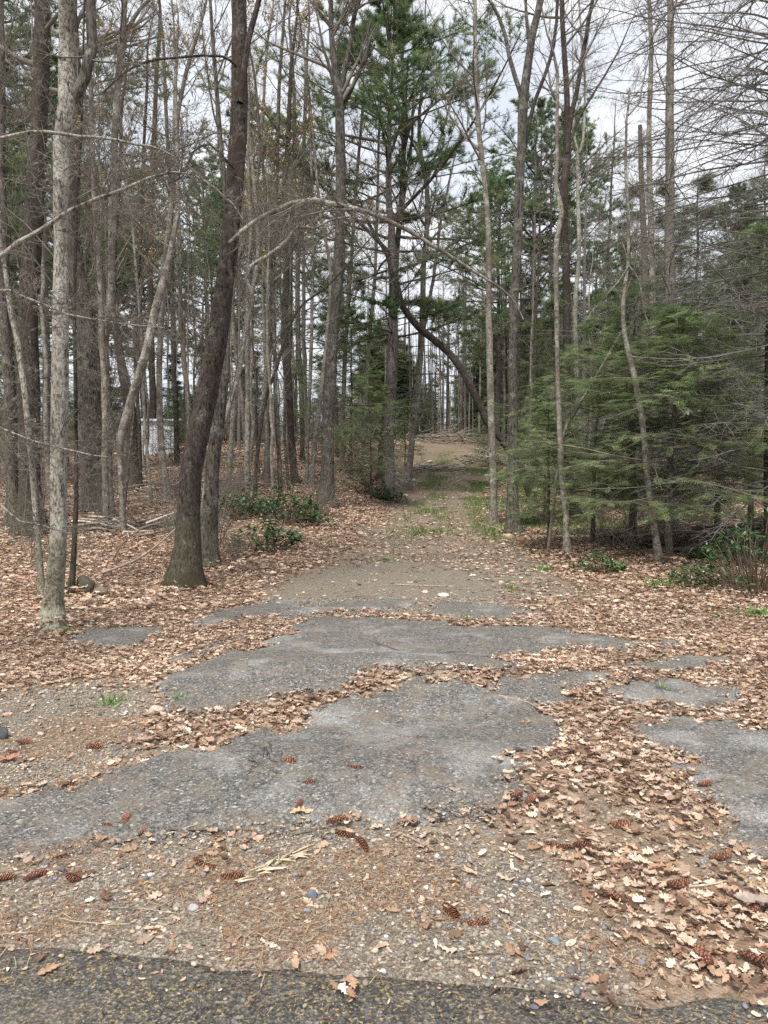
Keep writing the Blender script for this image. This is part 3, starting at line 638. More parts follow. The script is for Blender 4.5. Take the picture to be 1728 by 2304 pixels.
traced('curved_lane_maple', 'grey knotted trunk curving up from a flared foot at the lane edge', [(911,1100,25),(918,1060,17),(923,1030,14),(929,969,13),(940,861,13),(945,770,13),(950,680,12),(952,600,11),(958,506,11),(958,416,10),(945,344,9),(943,253,7),(958,120,5)],
    'bark_smooth', n=24, t0=.45, low=5, seed=17, L=(1, 3), flare=1.7, elev=(35, 72), limbs=[dict(px=[(945,770,8),(965,680,8),(985,560,7),(1000,470,6),(1020,380,4)], ext=2, n=8), dict(px=[(957,420,7),(985,330,5),(1010,240,4),(1030,150,3)], ext=2, n=7)])
traced('arching_tree', 'dark trunk bowed in a long arch across the far lane', [(1200,1130,20.7),(1190,1100,19.5),(1164,1045,18.3),(1139,1005,17.1),(1116,975,15.9),(1095,950,15.9),(1077,908,15.9),(1055,864,15.9),(1034,825,15.9),(1005,788,15.9),(969,758,15.9),(943,736,15.9),(918,705,14.6),(904,682,13.4),(897,650,12.2),(882,612,11),(873,579,9.8),(853,542,7.3),(831,503,6.1)],
    'bark_dark', n=18, t0=.45, low=0, seed=18, L=(.5, 1.6), extend=1.5, flare=1.1, lump=.05)
traced('grey_knotted_pole', 'slender grey pole tree with dark knots, in front of the arching trunk foot', [(1110,1183,19),(1109,1100,16),(1108,1042,16),(1104,897,15),(1101,752,14),(1100,687,12),(1099,542,12),(1093,434,11),(1081,325,11),(1074,235,10),(1070,145,9),(1070,36,8),(1069,0,7)], 'bark_smooth', n=18, t0=.55, low=5, seed=19, L=(.9, 2.6), elev=(25, 60))
traced('forked_lane_tree', 'stout brown trunk by the tan rock that forks wide against the sky', [(1156,1204,32),(1155,1130,25),(1155,1078,23),(1157,969,21),(1157,825,20),(1159,700,19),(1168,542,19),(1173,398,20),(1177,325,19),(1181,217,19),(1190,150,18),(1198,90,16),(1209,40,15),(1218,0,14)],
    'bark_mid', n=8, t0=.75, low=5, seed=20, L=(1, 2.6), limbs=[dict(px=[(1176,222,11),(1160,175,10),(1146,130,9),(1133,80,8),(1110,20,7),(1095,0,6)], ext=3, n=7, t0=.4), dict(px=[(1190,100,8),(1184,54,7),(1180,0,6)], ext=2, n=4, t0=.5),
    dict(px=[(1178,355,8),(1190,290,9),(1200,245,9),(1215,200,8),(1233,150,8),(1246,100,8),(1254,47,7),(1257,0,7)], ext=3, n=8, t0=.3, bark='bark_dark')])
traced('kinked_pole', 'thin grey trunk kinked halfway up, standing before the small hemlocks', [(1276,1258,17),(1272,1150,14),(1264,1078,13),(1260,1005,12),(1256,897,11),(1255,788,10),(1253,680,10),(1253,542,10),(1264,475,10),(1250,416,9),(1253,362,9),(1253,253,7),(1252,160,6),(1235,90,4),(1222,40,3)], 'bark_smooth', n=12, t0=.6, low=10, seed=21, L=(.8, 2.2))
traced('forked_tall_tree', 'mossy dark trunk behind the kinked grey pole, splitting into two tall stems', [(1296,1165,22),(1283,1080,18),(1277,1005,17),(1277,825,17),(1276,687,16),(1271,542,16),(1269,434,16),(1275,350,17),(1273,217,12),(1266,108,11),(1262,0,10)],
    'bark_dark', n=14, t0=.6, low=5, seed=22, L=(1.2, 3), limbs=[dict(px=[(1277,345,11),(1287,270,11),(1302,199,10),(1312,130,10),(1324,50,9),(1334,0,8)], ext=4, n=10, L=(1, 2.8)), dict(px=[(1279,330,7),(1300,270,6),(1330,215,5),(1370,150,4),(1400,90,3)], ext=2, n=9, L=(.8, 2))])
traced('wishbone_pole', 'pale slender tree dividing like a wishbone high up, past the kinked grey pole', [(1318,1120,12),(1308,1000,11),(1300,900,11),(1298,850,11),(1296,687,10),(1303,597,9),(1304,542,9),(1302,434,8),(1302,350,8),(1294,310,5),(1291,260,4),(1290,180,3)], 'bark_grey', n=12, t0=.5, low=4, seed=23, L=(.9, 2.4), limbs=[dict(px=[(1303,345,6),(1313,315,6),(1316,253,5),(1314,152,5),(1309,72,4),(1305,0,4)], ext=2, n=6)])
traced('crooked_snag', 'crooked brown snag with a broken pointed tip, rising through the green hemlocks', [(1486,1272,16),(1475,1204,14),(1464,1132,13),(1453,1042,13),(1446,969,13),(1435,897,12),(1417,807,11),(1406,752,10),(1403,680,9),(1414,597,7),(1416,542,7),(1417,488,6),(1412,416,6),(1410,344,6),(1412,271,5),(1417,199,4)], 'bark_smooth', n=10, t0=.45, low=5, seed=24, L=(.5, 1.6), extend=0, limbs=[dict(px=[(1412,262,4),(1432,235,4),(1445,180,3),(1460,110,2)], n=5), dict(px=[(1414,595,4),(1440,632,4),(1448,690,3),(1462,740,2)], n=6), dict(px=[(1413,598,3),(1390,635,3),(1350,675,2),(1320,715,2)], n=6), dict(px=[(1412,580,3),(1400,540,3),(1378,490,2)], n=5)])
traced('snapped_spruce', 'dead stub snapped off square with a splintered pale top', [(1462,1200,17),(1457,1040,16),(1455,880,15),(1452,700,14),(1448,542,13),(1445,470,12),(1442,344,10),(1440,282,8)], 'bark_dead', n=12, t0=.35, L=(.4, 1.1), elev=(-10, 25), low=8, seed=25, extend=0, Y=19)
traced('grey_aspen', 'tall light grey trunk close between the snapped stub and the dead spruce', [(1482,1215,17),(1474,1050,15),(1470,900,14),(1466,650,13),(1464,542,13),(1461,434,12),(1461,340,11),(1463,250,10),(1465,190,10),(1466,83,9),(1461,0,8)], 'bark_grey', n=8, t0=.7, low=3, seed=26, Y=17.5, limbs=[dict(px=[(1466,84,6),(1480,60,6),(1497,35,5),(1530,10,4)], ext=1.5, n=5)])
traced('sidewise_stick_tree', 'dead bleached sapling crossing at a slant through the hemlock tops', [(1235,1075,7),(1262,1000,7),(1292,930,7),(1330,868,6),(1368,800,5),(1400,745,4)], 'bark_dead', n=10, t0=.3, low=0, seed=27, extend=0, Y=13.5, L=(.3, .9), flare=1)
traced('bleached_whip', 'white bleached thin stem slanting up before the dark bank trees', [(575,1100,5),(582,1000,5),(590,900,5),(600,830,5),(620,770,4),(642,730,2)], 'bark_grey', n=4, t0=.3, low=0, seed=28, extend=0, L=(.3, .7), sides=6)
# further trunks left of the lane, each with its own foot and lean
LEFTS = [
 ('dark_pole', 'dark pole trunk with few twigs between the forked dark maple and the shed', [(665,1092,15),(655,980,15),(650,860,15),(642,740,15),(645,600,14),(640,440,12),(650,300,10),(655,150,8)], 'bark_dark'),
 ('slim_maple', 'slim grey stem slanting to meet the forked dark maple', [(700,1092,11),(708,1000,11),(722,880,10),(735,760,9),(742,620,8),(720,480,7),(705,330,6),(690,180,5)], 'bark_smooth'),
 ('twin_stem', 'thin brown stem with a knobbly foot above the laurel patch', [(632,1150,10),(630,1050,10),(622,930,9),(618,800,8),(612,640,8),(603,480,7),(585,300,6),(575,180,5)], 'bark_mid'),
 ('bent_dark_sapling', 'dark bent sapling leaning above the green laurel patch', [(573,1116,8),(580,1010,8),(596,900,8),(620,830,7),(640,760,6),(675,690,5),(740,640,4)], 'bark_dark'),
 ('straight_pole', 'straight light brown pole among the thicket behind the green laurel patch', [(690,1090,8),(693,960,8),(698,820,8),(700,700,7),(702,560,7),(700,400,6),(695,260,5)], 'bark_smooth'),
 ('knotty_stem', 'knotty mid grey trunk behind the slender snaking stem', [(516,1110,12),(520,1010,12),(527,900,12),(540,800,11),(560,690,10),(580,560,9),(572,420,8),(560,300,7),(560,150,5)], 'bark_grey'),
 ('grey_tree', 'plain grey stem rising left of the lane hemlock', [(812,1070,9),(818,980,9),(822,900,9),(828,800,8),(836,700,8),(845,580,7),(850,420,6),(856,250,5)], 'bark_grey'),
 ('brown_tree', 'brown stem with flaking bark in the thick of the bank trees', [(600,1070,13),(603,960,13),(606,820,12),(612,680,12),(618,540,11),(622,380,10),(628,200,8),(640,40,6)], 'bark_mid'),
 ('furrowed_oak', 'furrowed mid brown oak seen between the two thick shaggy trunks and the verge', [(30,1190,28),(27,1060,26),(22,900,25),(14,740,24),(8,560,22),(4,380,20),(2,180,18),(0,0,15)], 'bark_mid'),
 ('thin_black_stem', 'thin blackish flaking stem behind the mossy boulder', [(160,1345,13),(166,1240,12),(170,1120,10),(170,1000,9),(168,880,9),(166,760,8),(168,600,7),(172,430,6),(180,280,5)], 'bark_dark'),
 ('clumped_stem', 'grey stem leaning into the shaggy trunk foot', [(240,1185,15),(236,1060,14),(236,940,14),(232,820,13),(228,700,12),(222,560,11),(212,420,10),(206,260,9),(200,100,7)], 'bark_smooth'),
 ('dark_back_oak', 'dark back trunk rising from behind the shed corner', [(345,1010,16),(344,900,15),(340,780,14),(338,650,13),(338,500,12),(345,340,11),(352,180,9),(360,40,7)], 'bark_dark'),
 ('wavy_back_tree', 'wavy grey trunk in front of a gap of sky past the shed', [(425,1000,13),(424,930,12),(418,850,12),(410,760,11),(406,650,10),(402,520,10),(396,400,9),(392,260,8),(398,100,6)], 'bark_smooth'),
 ('brown_back_tree', 'brown back trunk past the shed, next to the wavy grey one', [(398,1050,12),(396,950,12),(392,850,11),(390,740,11),(386,620,10),(384,470,9),(376,300,8),(370,130,6)], 'bark_mid'),
 ('shed_pole', 'dark pole beside the thick trunk with the mossy green foot', [(315,1085,10),(313,1000,10),(310,900,9),(306,780,9),(310,650,8),(318,500,8),(322,350,7),(330,200,6)], 'bark_dark'),
 ('crossing_stem', 'light stem crossing behind the big leaning oak', [(560,1090,10),(553,1000,10),(545,900,9),(530,780,9),(525,640,9),(575,430,8),(590,250,7),(600,100,6)], 'bark_smooth'),
 ('plain_trunk', 'plain grey-brown trunk standing back beyond the straight light brown pole', [(680,1040,11),(678,920,11),(672,800,11),(668,640,10),(676,460,9),(684,280,8),(690,120,6)], 'bark_mid'),
 ('verge_sapling', 'small twiggy sapling growing between the stone stump and big oak', [(275,1190,5),(282,1120,5),(290,1040,4),(300,940,4),(305,850,3)], 'bark_mid'),
 ('budding_maple', 'tall slim maple covered in rust-coloured buds behind the bank', [(650,1040,12),(648,900,12),(650,700,11),(655,500,10),(662,300,9),(655,120,7)], 'bark_mid'),
 ('russet_maple', 'russet-budded maple leaning behind the forked dark trunk', [(770,1060,10),(772,920,10),(778,760,9),(790,600,8),(800,440,7),(812,280,6)], 'bark_smooth'),
]
for i, (nm, lb, px, bk) in enumerate(LEFTS):
    traced(nm, lb, px, bk, n=18 if px[0][2] < 12 else 15, t0=.38, low=8, seed=60 + i, L=(.8, 2.4), sides=10, extend=3, elev=(20, 68), bud=(900, OB) if i in (0, 5, 7, 14, 16, 18, 19) else None)

# ------------------------------------------------------------------ evergreen and background kinds
def tuft_template(n, seed, w=.075):
    r = np.random.default_rng(seed); V = []; F = []
    for i in range(n):
        a = r.uniform(0, 6.28); e = r.uniform(.35, 1.15); d = np.array([math.cos(e), math.sin(e) * math.cos(a), math.sin(e) * math.sin(a)])
        q = nrm(np.cross(d, r.normal(0, 1, 3))); s = np.array([r.uniform(-.3, .15), 0, 0]); L = r.uniform(.7, 1.1)
        V += [s - q * w * .5, s + q * w * .5, s + d * L]; F.append((3 * i, 3 * i + 1, 3 * i + 2))
    return np.array(V), F
def spray_template(seed, n=9):
    r = np.random.default_rng(seed); V = []; F = []
    for i in range(n):
        for sg in (-1, 1):
            x = (i + .4 + r.uniform(-.2, .2)) / n; L = .42 * math.sin(math.pi * min(1, (x * .85 + .22))) * r.uniform(.65, 1.2)
            a = sg * R0(r.uniform(42, 62)); d = np.array([math.cos(a), math.sin(a), -.12 + r.normal(0, .08)]); q = np.array([-math.sin(a), math.cos(a), 0]) * .020
            p = np.array([x, 0, -.16 * x * x]); k = len(V)
            V += [p, p + d * L * .5 + q, p + d * L, p + d * L * .5 - q]; F += [(k, k + 1, k + 2), (k, k + 2, k + 3)]
    k = len(V); V += [np.array([0, -.02, 0]), np.array([0, .02, 0]), np.array([1.08, 0, -.19])]; F.append((k, k + 1, k + 2))
    return np.array(V), F
def pts_dirs(out, t0, n, rng):
    Pt, Ds, L = out; k, m, _ = Pt.shape
    i = np.repeat(np.arange(k), n); t = rng.uniform(t0, 1, len(i)); f = t * (m - 1); a = np.minimum(f.astype(int), m - 2); fr = (f - a)[:, None]
    return Pt[i, a] * (1 - fr) + Pt[i, a + 1] * fr, Ds[i, a + 1]

def pine(seed, h=20., cr=3.2, z0=.38, whorl=.55, dead=30, nt=7, lum=1.0, tuft=.17, r0=None, hollow=.75):
    rng = np.random.default_rng(seed); r0 = r0 or h * .0105
    z = np.linspace(0, h, 26); tp = np.stack([np.cumsum(rng.normal(0, .03, 26)), np.cumsum(rng.normal(0, .03, 26)), z], 1); tr = r0 * (1 - z / h) ** .75 + .012
    tr[0] *= 1.3; tp[0, 2] = -.3
    root = thing('white_pine', (0, 0, 0), 'x', 'tree'); t = MB(); t.tubes(tp, tr, 12, lump=.03, rng=rng); t.build('trunk', M['bark_pine'], root)
    zz = np.arange(z0 * h, h * .985, whorl); S = []; D = []; L = []
    for q in zz:
        f = (q / h - z0) / (1 - z0); n = rng.integers(3, 6); a0 = rng.uniform(0, 6.28)
        prof = cr * min(1, .55 + 1.6 * f) * (1 - f ** 2.2) ** .8 * rng.uniform(.75, 1.15) + .25
        for k in range(n):
            if rng.random() > hollow + .2 * f: continue
            a = a0 + 6.283 * k / n + rng.normal(0, .25); e = R0(rng.normal(5 + 38 * f, 7)); zq = q + rng.normal(0, .06)
            S.append([np.interp(zq, z, tp[:, 0]), np.interp(zq, z, tp[:, 1]), zq]); D.append([math.cos(a) * math.cos(e), math.sin(a) * math.cos(e), math.sin(e)]); L.append(prof * rng.uniform(.6, 1.2))
    L = np.array(L); b = MB()
    o = grow(b, S, D, L, .012 + .009 * L, [dict(m=8, s=5, wig=.06, trop=-.02, curl=.07, c=11, t0=.25, flat=.14, ang=48, lr=.42, rr=.5, rmin=.004), dict(m=4, s=3, wig=.1, trop=.04, c=3, t0=.2, flat=.4, ang=40, lr=.55, rmin=.003), dict(m=3, s=3, wig=.1, trop=.05)], rng, (.10, .085, .075))
    if dead:
        zq = rng.uniform(.12 * h, (z0 + .08) * h, dead); a = rng.uniform(0, 6.28, dead); e = rng.uniform(-.15, .3, dead)
        grow(b, np.stack([np.interp(zq, z, tp[:, 0]), np.interp(zq, z, tp[:, 1]), zq], 1), np.stack([np.cos(a) * np.cos(e), np.sin(a) * np.cos(e), np.sin(e)], 1), rng.uniform(.6, cr * .8, dead), np.full(dead, .022), [dict(m=7, s=5, wig=.1, curl=.05, c=5, t0=.25, flat=.4, ang=45, lr=.4, rmin=.004), dict(m=4, s=3, wig=.14, c=2, lr=.5), dict(m=3, s=3, wig=.1)], rng, (.11, .095, .085))
    b.build('branches', M['twig'], root)
    f = MB(); pal = np.array([(.078, .118, .05), (.055, .092, .045), (.038, .07, .04), (.11, .145, .06), (.145, .165, .075)]) * lum
    for oo, t_, n_ in ((o[1], .3, nt), (o[2], .1, max(2, nt // 3)), (o[0], .55, nt)):
        p, d = pts_dirs(oo, t_, n_, rng); m = len(p); X = nrm(d + np.array([0, 0, .45]) + rng.normal(0, .25, (m, 3)))
        cl = vnoise(p[:, 0] * 1.1 + 7 * p[:, 2], p[:, 1] * 1.1 + p[:, 2], seed)
        ci = np.clip((cl * 5 + rng.normal(0, .9, m)).astype(int), 0, 4); c = pal[ci] * rng.uniform(.75, 1.2, (m, 1))
        for k in range(3):
            s_ = np.arange(m) % 3 == k; tv, tt = tuft_template(9, seed * 7 + k)
            f.inst(tv, tt, p[s_], X[s_], nrm(rng.normal(0, 1, (s_.sum(), 3))), rng.uniform(.75, 1.25, s_.sum()) * tuft, c[s_])
    f.build('crown', M['needle'], root, smooth=False)
    return root

def hemlock(seed, h=7., cr=1.9, z0=.10, gap=.085, ns=7, spray=.25, lum=1.0, lean=(0, 0), r0=None, rmin=0):
    rng = np.random.default_rng(seed); r0 = r0 or h * .009
    z = np.linspace(0, h, 16); tp = np.stack([lean[0] * z / h + np.cumsum(rng.normal(0, .02, 16)), lean[1] * z / h + np.cumsum(rng.normal(0, .02, 16)), z], 1); tr = r0 * (1 - z / h) ** .8 + .006; tp[0, 2] = -.3
    root = thing('hemlock', (0, 0, 0), 'x', 'tree'); t = MB(); t.tubes(tp, tr, 9, lump=.03, rng=rng); t.build('trunk', M['bark_mid'], root)
    zq = np.arange(z0 * h, h * .97, gap); zq = zq + rng.normal(0, gap, len(zq)); n = len(zq); f_ = np.clip((zq / h - z0) / (1 - z0), 0, 1)
    a = rng.uniform(0, 6.28, n); e = np.radians(rng.normal(10 + 22 * f_, 10)); L = cr * ((1 - f_) ** .75 * np.minimum(1, .6 + 2 * f_)) * rng.uniform(.55, 1.2, n) + .2
    b = MB(); p0 = np.stack([np.interp(zq, z, tp[:, 0]), np.interp(zq, z, tp[:, 1]), zq], 1)
    o = grow(b, p0, np.stack([np.cos(a) * np.cos(e), np.sin(a) * np.cos(e), np.sin(e)], 1), L, .006 + .006 * L, [dict(m=8, s=4, wig=.07, trop=-.035, curl=-.04, c=9, t0=.12, flat=.15, ang=50, lr=.48, rr=.5, rmin=.003), dict(m=5, s=3, wig=.1, trop=-.03, c=3, t0=.2, flat=.15, ang=42, lr=.5, rmin=.002), dict(m=3, s=3, wig=.1, trop=-.04)], rng, (.20, .17, .14))
    b.build('branches', M['twig'], root)
    f = MB(); pal = np.array([(.085, .125, .06), (.12, .165, .075), (.155, .205, .088), (.20, .25, .11), (.06, .09, .05)]) * lum
    for oo, t_, n_ in ((o[1], .08, ns), (o[2], 0, max(1, ns // 3)), (o[0], .3, ns + 4)):
        p, d = pts_dirs(oo, t_, n_, rng); m = len(p); sd_ = rng.normal(0, .7, (m, 3)) * [1, 1, .18]; X = nrm(d * [1, 1, .6] + sd_ + [0, 0, -.12]); Z = nrm(np.array([0, 0, 1.]) + rng.normal(0, .22, (m, 3)))
        cl = vnoise(p[:, 0] * 1.5 + 9 * p[:, 2], p[:, 1] * 1.5, seed); ci = np.clip((cl * 5 + rng.normal(0, .8, m)).astype(int), 0, 4)
        c = pal[ci] * rng.uniform(.75, 1.25, (m, 1))
        for k in range(3):
            s_ = np.arange(m) % 3 == k; tv, tt = spray_template(seed * 5 + k)
            f.inst(tv, tt, p[s_], X[s_], Z[s_], rng.uniform(.6, 1.3, s_.sum()) * spray, c[s_])
    f.build('crown', M['needle'], root, smooth=False)
    return root

def bare(seed, h=15., n=26, t0=.3, L=(1, 2.6), bark_='bark_mid', r0=None, wig=.06, elev=(25, 70), dense=1.15, rm=.0035, col=TW, bud=0, s=8):
    rng = np.random.default_rng(seed); r0 = r0 or h * .0046
    z = np.linspace(0, h, 20); tp = np.stack([np.cumsum(rng.normal(0, wig, 20)), np.cumsum(rng.normal(0, wig, 20)), z], 1); tp -= tp[0] * [1, 1, 0]; tr = r0 * (1 - z / h) ** .8 + .006; tr[0] *= 1.35; tp[0, 2] = -.3
    root = thing('bare_tree', (0, 0, 0), 'x', 'tree'); t = MB(); t.tubes(tp, tr, s, lump=.04, rng=rng); t.build('trunk', M[bark_], root)
    b = MB(); lv = specs(dense); 
    for q in lv: q['rmin'] = rm
    o = sidebranches(b, tp, tr, n, t0, .98, L[0], L[1], rng, elev, dense, .05, .45, col, lv)
    if bud: buds(b, o, bud, OB, rng, .03)
    b.build('crown', M['twig'], root); return root

def dead_spruce(root, tp, tr, seed, n, L, z0, z1, col, az=None, dense=1.0, droop=-.01):
    rng = np.random.default_rng(seed); zq = np.linspace(z0, z1, n) + rng.normal(0, .1, n)
    p = np.stack([np.interp(zq, tp[:, 2], tp[:, 0]), np.interp(zq, tp[:, 2], tp[:, 1]), zq], 1); a = rng.uniform(0, 6.28, n) if az is None else rng.uniform(az[0], az[1], n); e = np.radians(rng.normal(2, 10, n))
    b = MB(); grow(b, p, np.stack([np.cos(a) * np.cos(e), np.sin(a) * np.cos(e), np.sin(e)], 1), rng.uniform(L[0], L[1], n), rng.uniform(.010, .018, n),
        [dict(m=10, s=5, wig=.05, trop=droop, curl=.03, c=int(15 * dense), t0=.15, flat=.6, ang=50, lr=.24, rr=.6, tap=.7, rmin=.0042), dict(m=5, s=3, wig=.15, trop=-.05, c=3, t0=.2, lr=.5, rmin=.003), dict(m=4, s=3, wig=.16, trop=-.04)], rng, col)
    b.build('branches', M['twig'], root)

# the dead spruce and the one beside the frame whose bare boughs reach in
def spruce_at(label, px, Y, n, L, z0f, z1, seed, col, az=None, dense=1.0, name='dead_spruce', droop=-.01, bk='bark_dead'):
    rng = np.random.default_rng(seed); q = P(px[0][0], px[0][1], Y); base = np.array([q[0], Y, float(H(q[0], Y))]); pts = []; rad = []
    for i, (a, b, w) in enumerate(px): pts.append(P(a, b, Y) - base if i else np.zeros(3)); rad.append(w / FPX * Y / 2)
    d = nrm(pts[-1] - pts[-2]); pts.append(pts[-1] + d * 5); rad.append(.02)
    pts, rad = resample(pts, rad, .4); pts[0, 2] = -.25
    root = thing(name, base, label, 'tree'); t = MB(); t.tubes(pts, rad, 16, lump=.05, rng=rng); t.build('trunk', M[bk], root)
    dead_spruce(root, pts, rad, seed, n, L, z0f, z1, col, az, dense, droop); return root

spruce_at('tall dead spruce trunk bristling with bare level boughs against the sky', [(1517,1235,24),(1512,1000,22),(1508,700,21),(1506,542,20),(1508,434,19),(1507,253,18),(1509,108,15),(1508,0,13)], 17.0, 150, (1.2, 3.2), 2.5, 15, 31, (.15, .13, .115))
spruce_at('dead lower boughs of a spruce whose trunk stands at the picture edge', [(1735,1230,28),(1734,900,26),(1745,500,24),(1760,200,20),(1770,0,18)], 12.0, 190, (1.6, 3.3), 1.2, 10.8, 32, (.17, .158, .145), az=(1.7, 4.7), dense=1.3, bk='bark_dark', droop=-.035)

# boughs reaching in from a tree beside the frame at the near verge
_l = traced('verge_maple', 'thin lichened boughs reaching in high over the verge from the picture edge', [(-230,1500,60),(-225,1200,52),(-215,900,46),(-205,500,42),(-200,150,38),(-195,-50,34)], 'bark_grey', n=5, t0=.7, low=0, seed=40, Y=5.6, sides=16,
    limbs=[dict(px=[(-208,420,14),(-100,350,10),(0,321,8),(90,303,7),(163,304,7),(235,309,6),(325,318,5),(383,327,4),(440,362,3),(500,420,2)], n=30, L=(.3, 1.1), t0=.4, elev=(-60, 30), dense=.8),
           dict(px=[(-212,760,16),(-100,640,12),(0,560,10),(54,520,10),(108,490,9),(152,463,9),(217,438,8),(271,416,8),(325,394,6),(380,380,5),(430,383,4),(480,420,3),(540,480,2)], n=30, L=(.3, 1.1), t0=.4, elev=(-60, 30), dense=.8),
           dict(px=[(-215,820,9),(-100,700,7),(0,645,6),(60,655,5),(150,690,4),(260,710,3),(370,715,2)], n=16, L=(.2, .6), t0=.3, elev=(-50, 40)),
           dict(px=[(-218,1000,9),(-100,940,6),(0,960,5),(80,985,4),(160,1010,4),(250,1030,3)], n=18, L=(.2, .6), t0=.3, elev=(-50, 30)),
           dict(px=[(-218,1050,9),(-100,1080,6),(0,1120,5),(50,1160,4),(100,1172,4),(140,1182,3)], n=10, L=(.15, .5), t0=.3, elev=(-60, 30))])

def put(root, px, Y, sc=1.0, rz=0, label=None, group=None, first=None):
    q = P(px, 1100, Y); z = float(H(q[0], Y)) - .05
    return q[0], Y, z
used = set()
def place(tpl, x, y, sc, rz, label, group=None, name=None):
    loc = (x, y, float(H(x, y)) - .04); s_ = (sc, sc, sc) if np.isscalar(sc) else sc
    if tpl.name in used: return dup(tpl, loc, rz, s_, label, group)
    used.add(tpl.name); tpl.location = loc; tpl.rotation_euler = (0, 0, rz); tpl.scale = s_; tpl['label'] = label
    if group: tpl['group'] = group
    return tpl
def X_at(px, Y): return P(px, 1100, Y)[0]

# white pines
pA = pine(101, 19, 6.2, .34, .62, 45, 12, 2.0, tuft=.21); pB = pine(102, 20, 5.4, .36, .66, 26, 9, 2.0, tuft=.22); pC = pine(103, 22, 4.8, .38, .68, 26, 9, 1.8, tuft=.24)
place(pA, G(878, 1060)[0], 27.5, (1.1, 1.1, .93), .6, 'spreading white pine at the lane edge with bare lower limbs and layered green boughs')
LP = [(pB, 1190, 44, 1.05, 'broad green white pine rising behind the forked lane tree'), (pA, 1120, 50, .95, 'white pine with its bright green lower bough hanging over the far lane'), (pC, 1265, 47, 1.0, 'white pine behind the wishbone-topped pale tree'), (pB, 1330, 60, .85, 'smaller distant white pine past the wishbone-topped tree'),
      (pB, 20, 24, .95, 'dark white pine crowning the upper corner behind the shaggy trunks'), (pC, 560, 46, .95, 'white pine behind the big leaning oak crown'), (pB, 470, 60, 1.1, 'distant white pine between the oak and the pale birch'),
      (pC, 330, 58, .95, 'distant white pine above the shed'), (pA, 230, 48, .85, 'white pine behind the forked grey trunk'), (pC, 110, 40, .95, 'white pine filling the gap between the two shaggy trunks'), (pC, 1010, 88, .75, 'small sunlit white pine standing past the crest of the lane'),
      (pC, 1640, 42, .72, 'round-topped white pine behind the dead spruce boughs'), (pB, 1480, 60, .75, 'low far white pine behind the dead spruce trunk'), (pA, 1720, 50, .8, 'white pine behind the laurel thicket corner'), (pC, -60, 33, .95, 'white pine just outside the upper corner gap'), (pB, 690, 40, .75, 'middle-sized white pine in the bank thicket')]
for i, (t_, px, Y, sc, lb) in enumerate(LP): place(t_, X_at(px, Y), Y, sc, i * 1.9, lb)

# hemlocks
hA = hemlock(201, 6.2, 2.4, .22, .075, 5, .20, 1.75); hB = hemlock(202, 7.5, 2.3, .22, .10, 5, .20, 1.45); hC = hemlock(203, 11, 2.8, .10, .15, 5, .27, 1.0); hD = hemlock(204, 10, 2.9, .02, .14, 3, .55, .9)
HL = [(hA, 1505, 12.4, (1.12, 1.12, .70), 'bright green hemlock around the crooked snag, its sprays in layers'), (hB, 1425, 13.8, (1.05, 1.05, .66), 'hemlock with a dark slim trunk behind the bright green one'), (hA, 1620, 13.8, (1.1, 1.1, .82), 'hemlock beneath the dead spruce boughs'), (hA, 1335, 15.4, (.85, .85, .76), 'hemlock between the kinked grey pole and the snag'), (hA, 1235, 14.0, (.62, .62, .45), 'low feathery hemlock sapling by the kinked grey pole foot'),
      (hB, 1690, 17, 1.0, 'dark hemlock behind the laurel at the frame edge'), (hC, 1560, 22, .92, 'tall hemlock behind the dead spruce trunk'), (hC, 1400, 25, .85, 'tall hemlock behind the snapped stub'), (hC, 1680, 26, .95, 'tall dark hemlock far behind the laurel'), (hA, 1225, 20, (.7, .7, .65), 'hemlock just behind the forked lane tree'),
      (hA, 835, 24.5, .72, 'shaggy green hemlock left of the lane-edge pine'), (hB, 790, 27, .8, 'dark hemlock in the bank thicket beside the lane hemlock'), (hC, 760, 34, .9, 'tall hemlock far behind the bank thicket'), (hA, 912, 35, .6, 'hemlock behind the curved grey maple'), (hC, 1190, 40, .8, 'tall hemlock beyond the arching trunk foot'), (hC, 1240, 31, .8, 'tall hemlock behind the kinked grey pole'),
      (hA, 395, 30, .5, 'small green hemlock beside the shed'), (hA, 200, 26, .6, 'low hemlock behind the shaggy furrowed trunk'), (hB, 60, 22, .8, 'hemlock behind the thick dark brown trunk'), (hA, 665, 30, .7, 'small hemlock behind the dark bank pole'), (hA, 1100, 40, .6, 'low hemlock at the far lane slash heap'), (hC, 520, 44, .8, 'distant hemlock through the left thicket'), (hC, 20, 36, .9, 'distant hemlock behind the furrowed mid brown oak')]
for i, (t_, px, Y, sc, lb) in enumerate(HL): place(t_, X_at(px, Y), Y, sc, i * 2.3, lb)

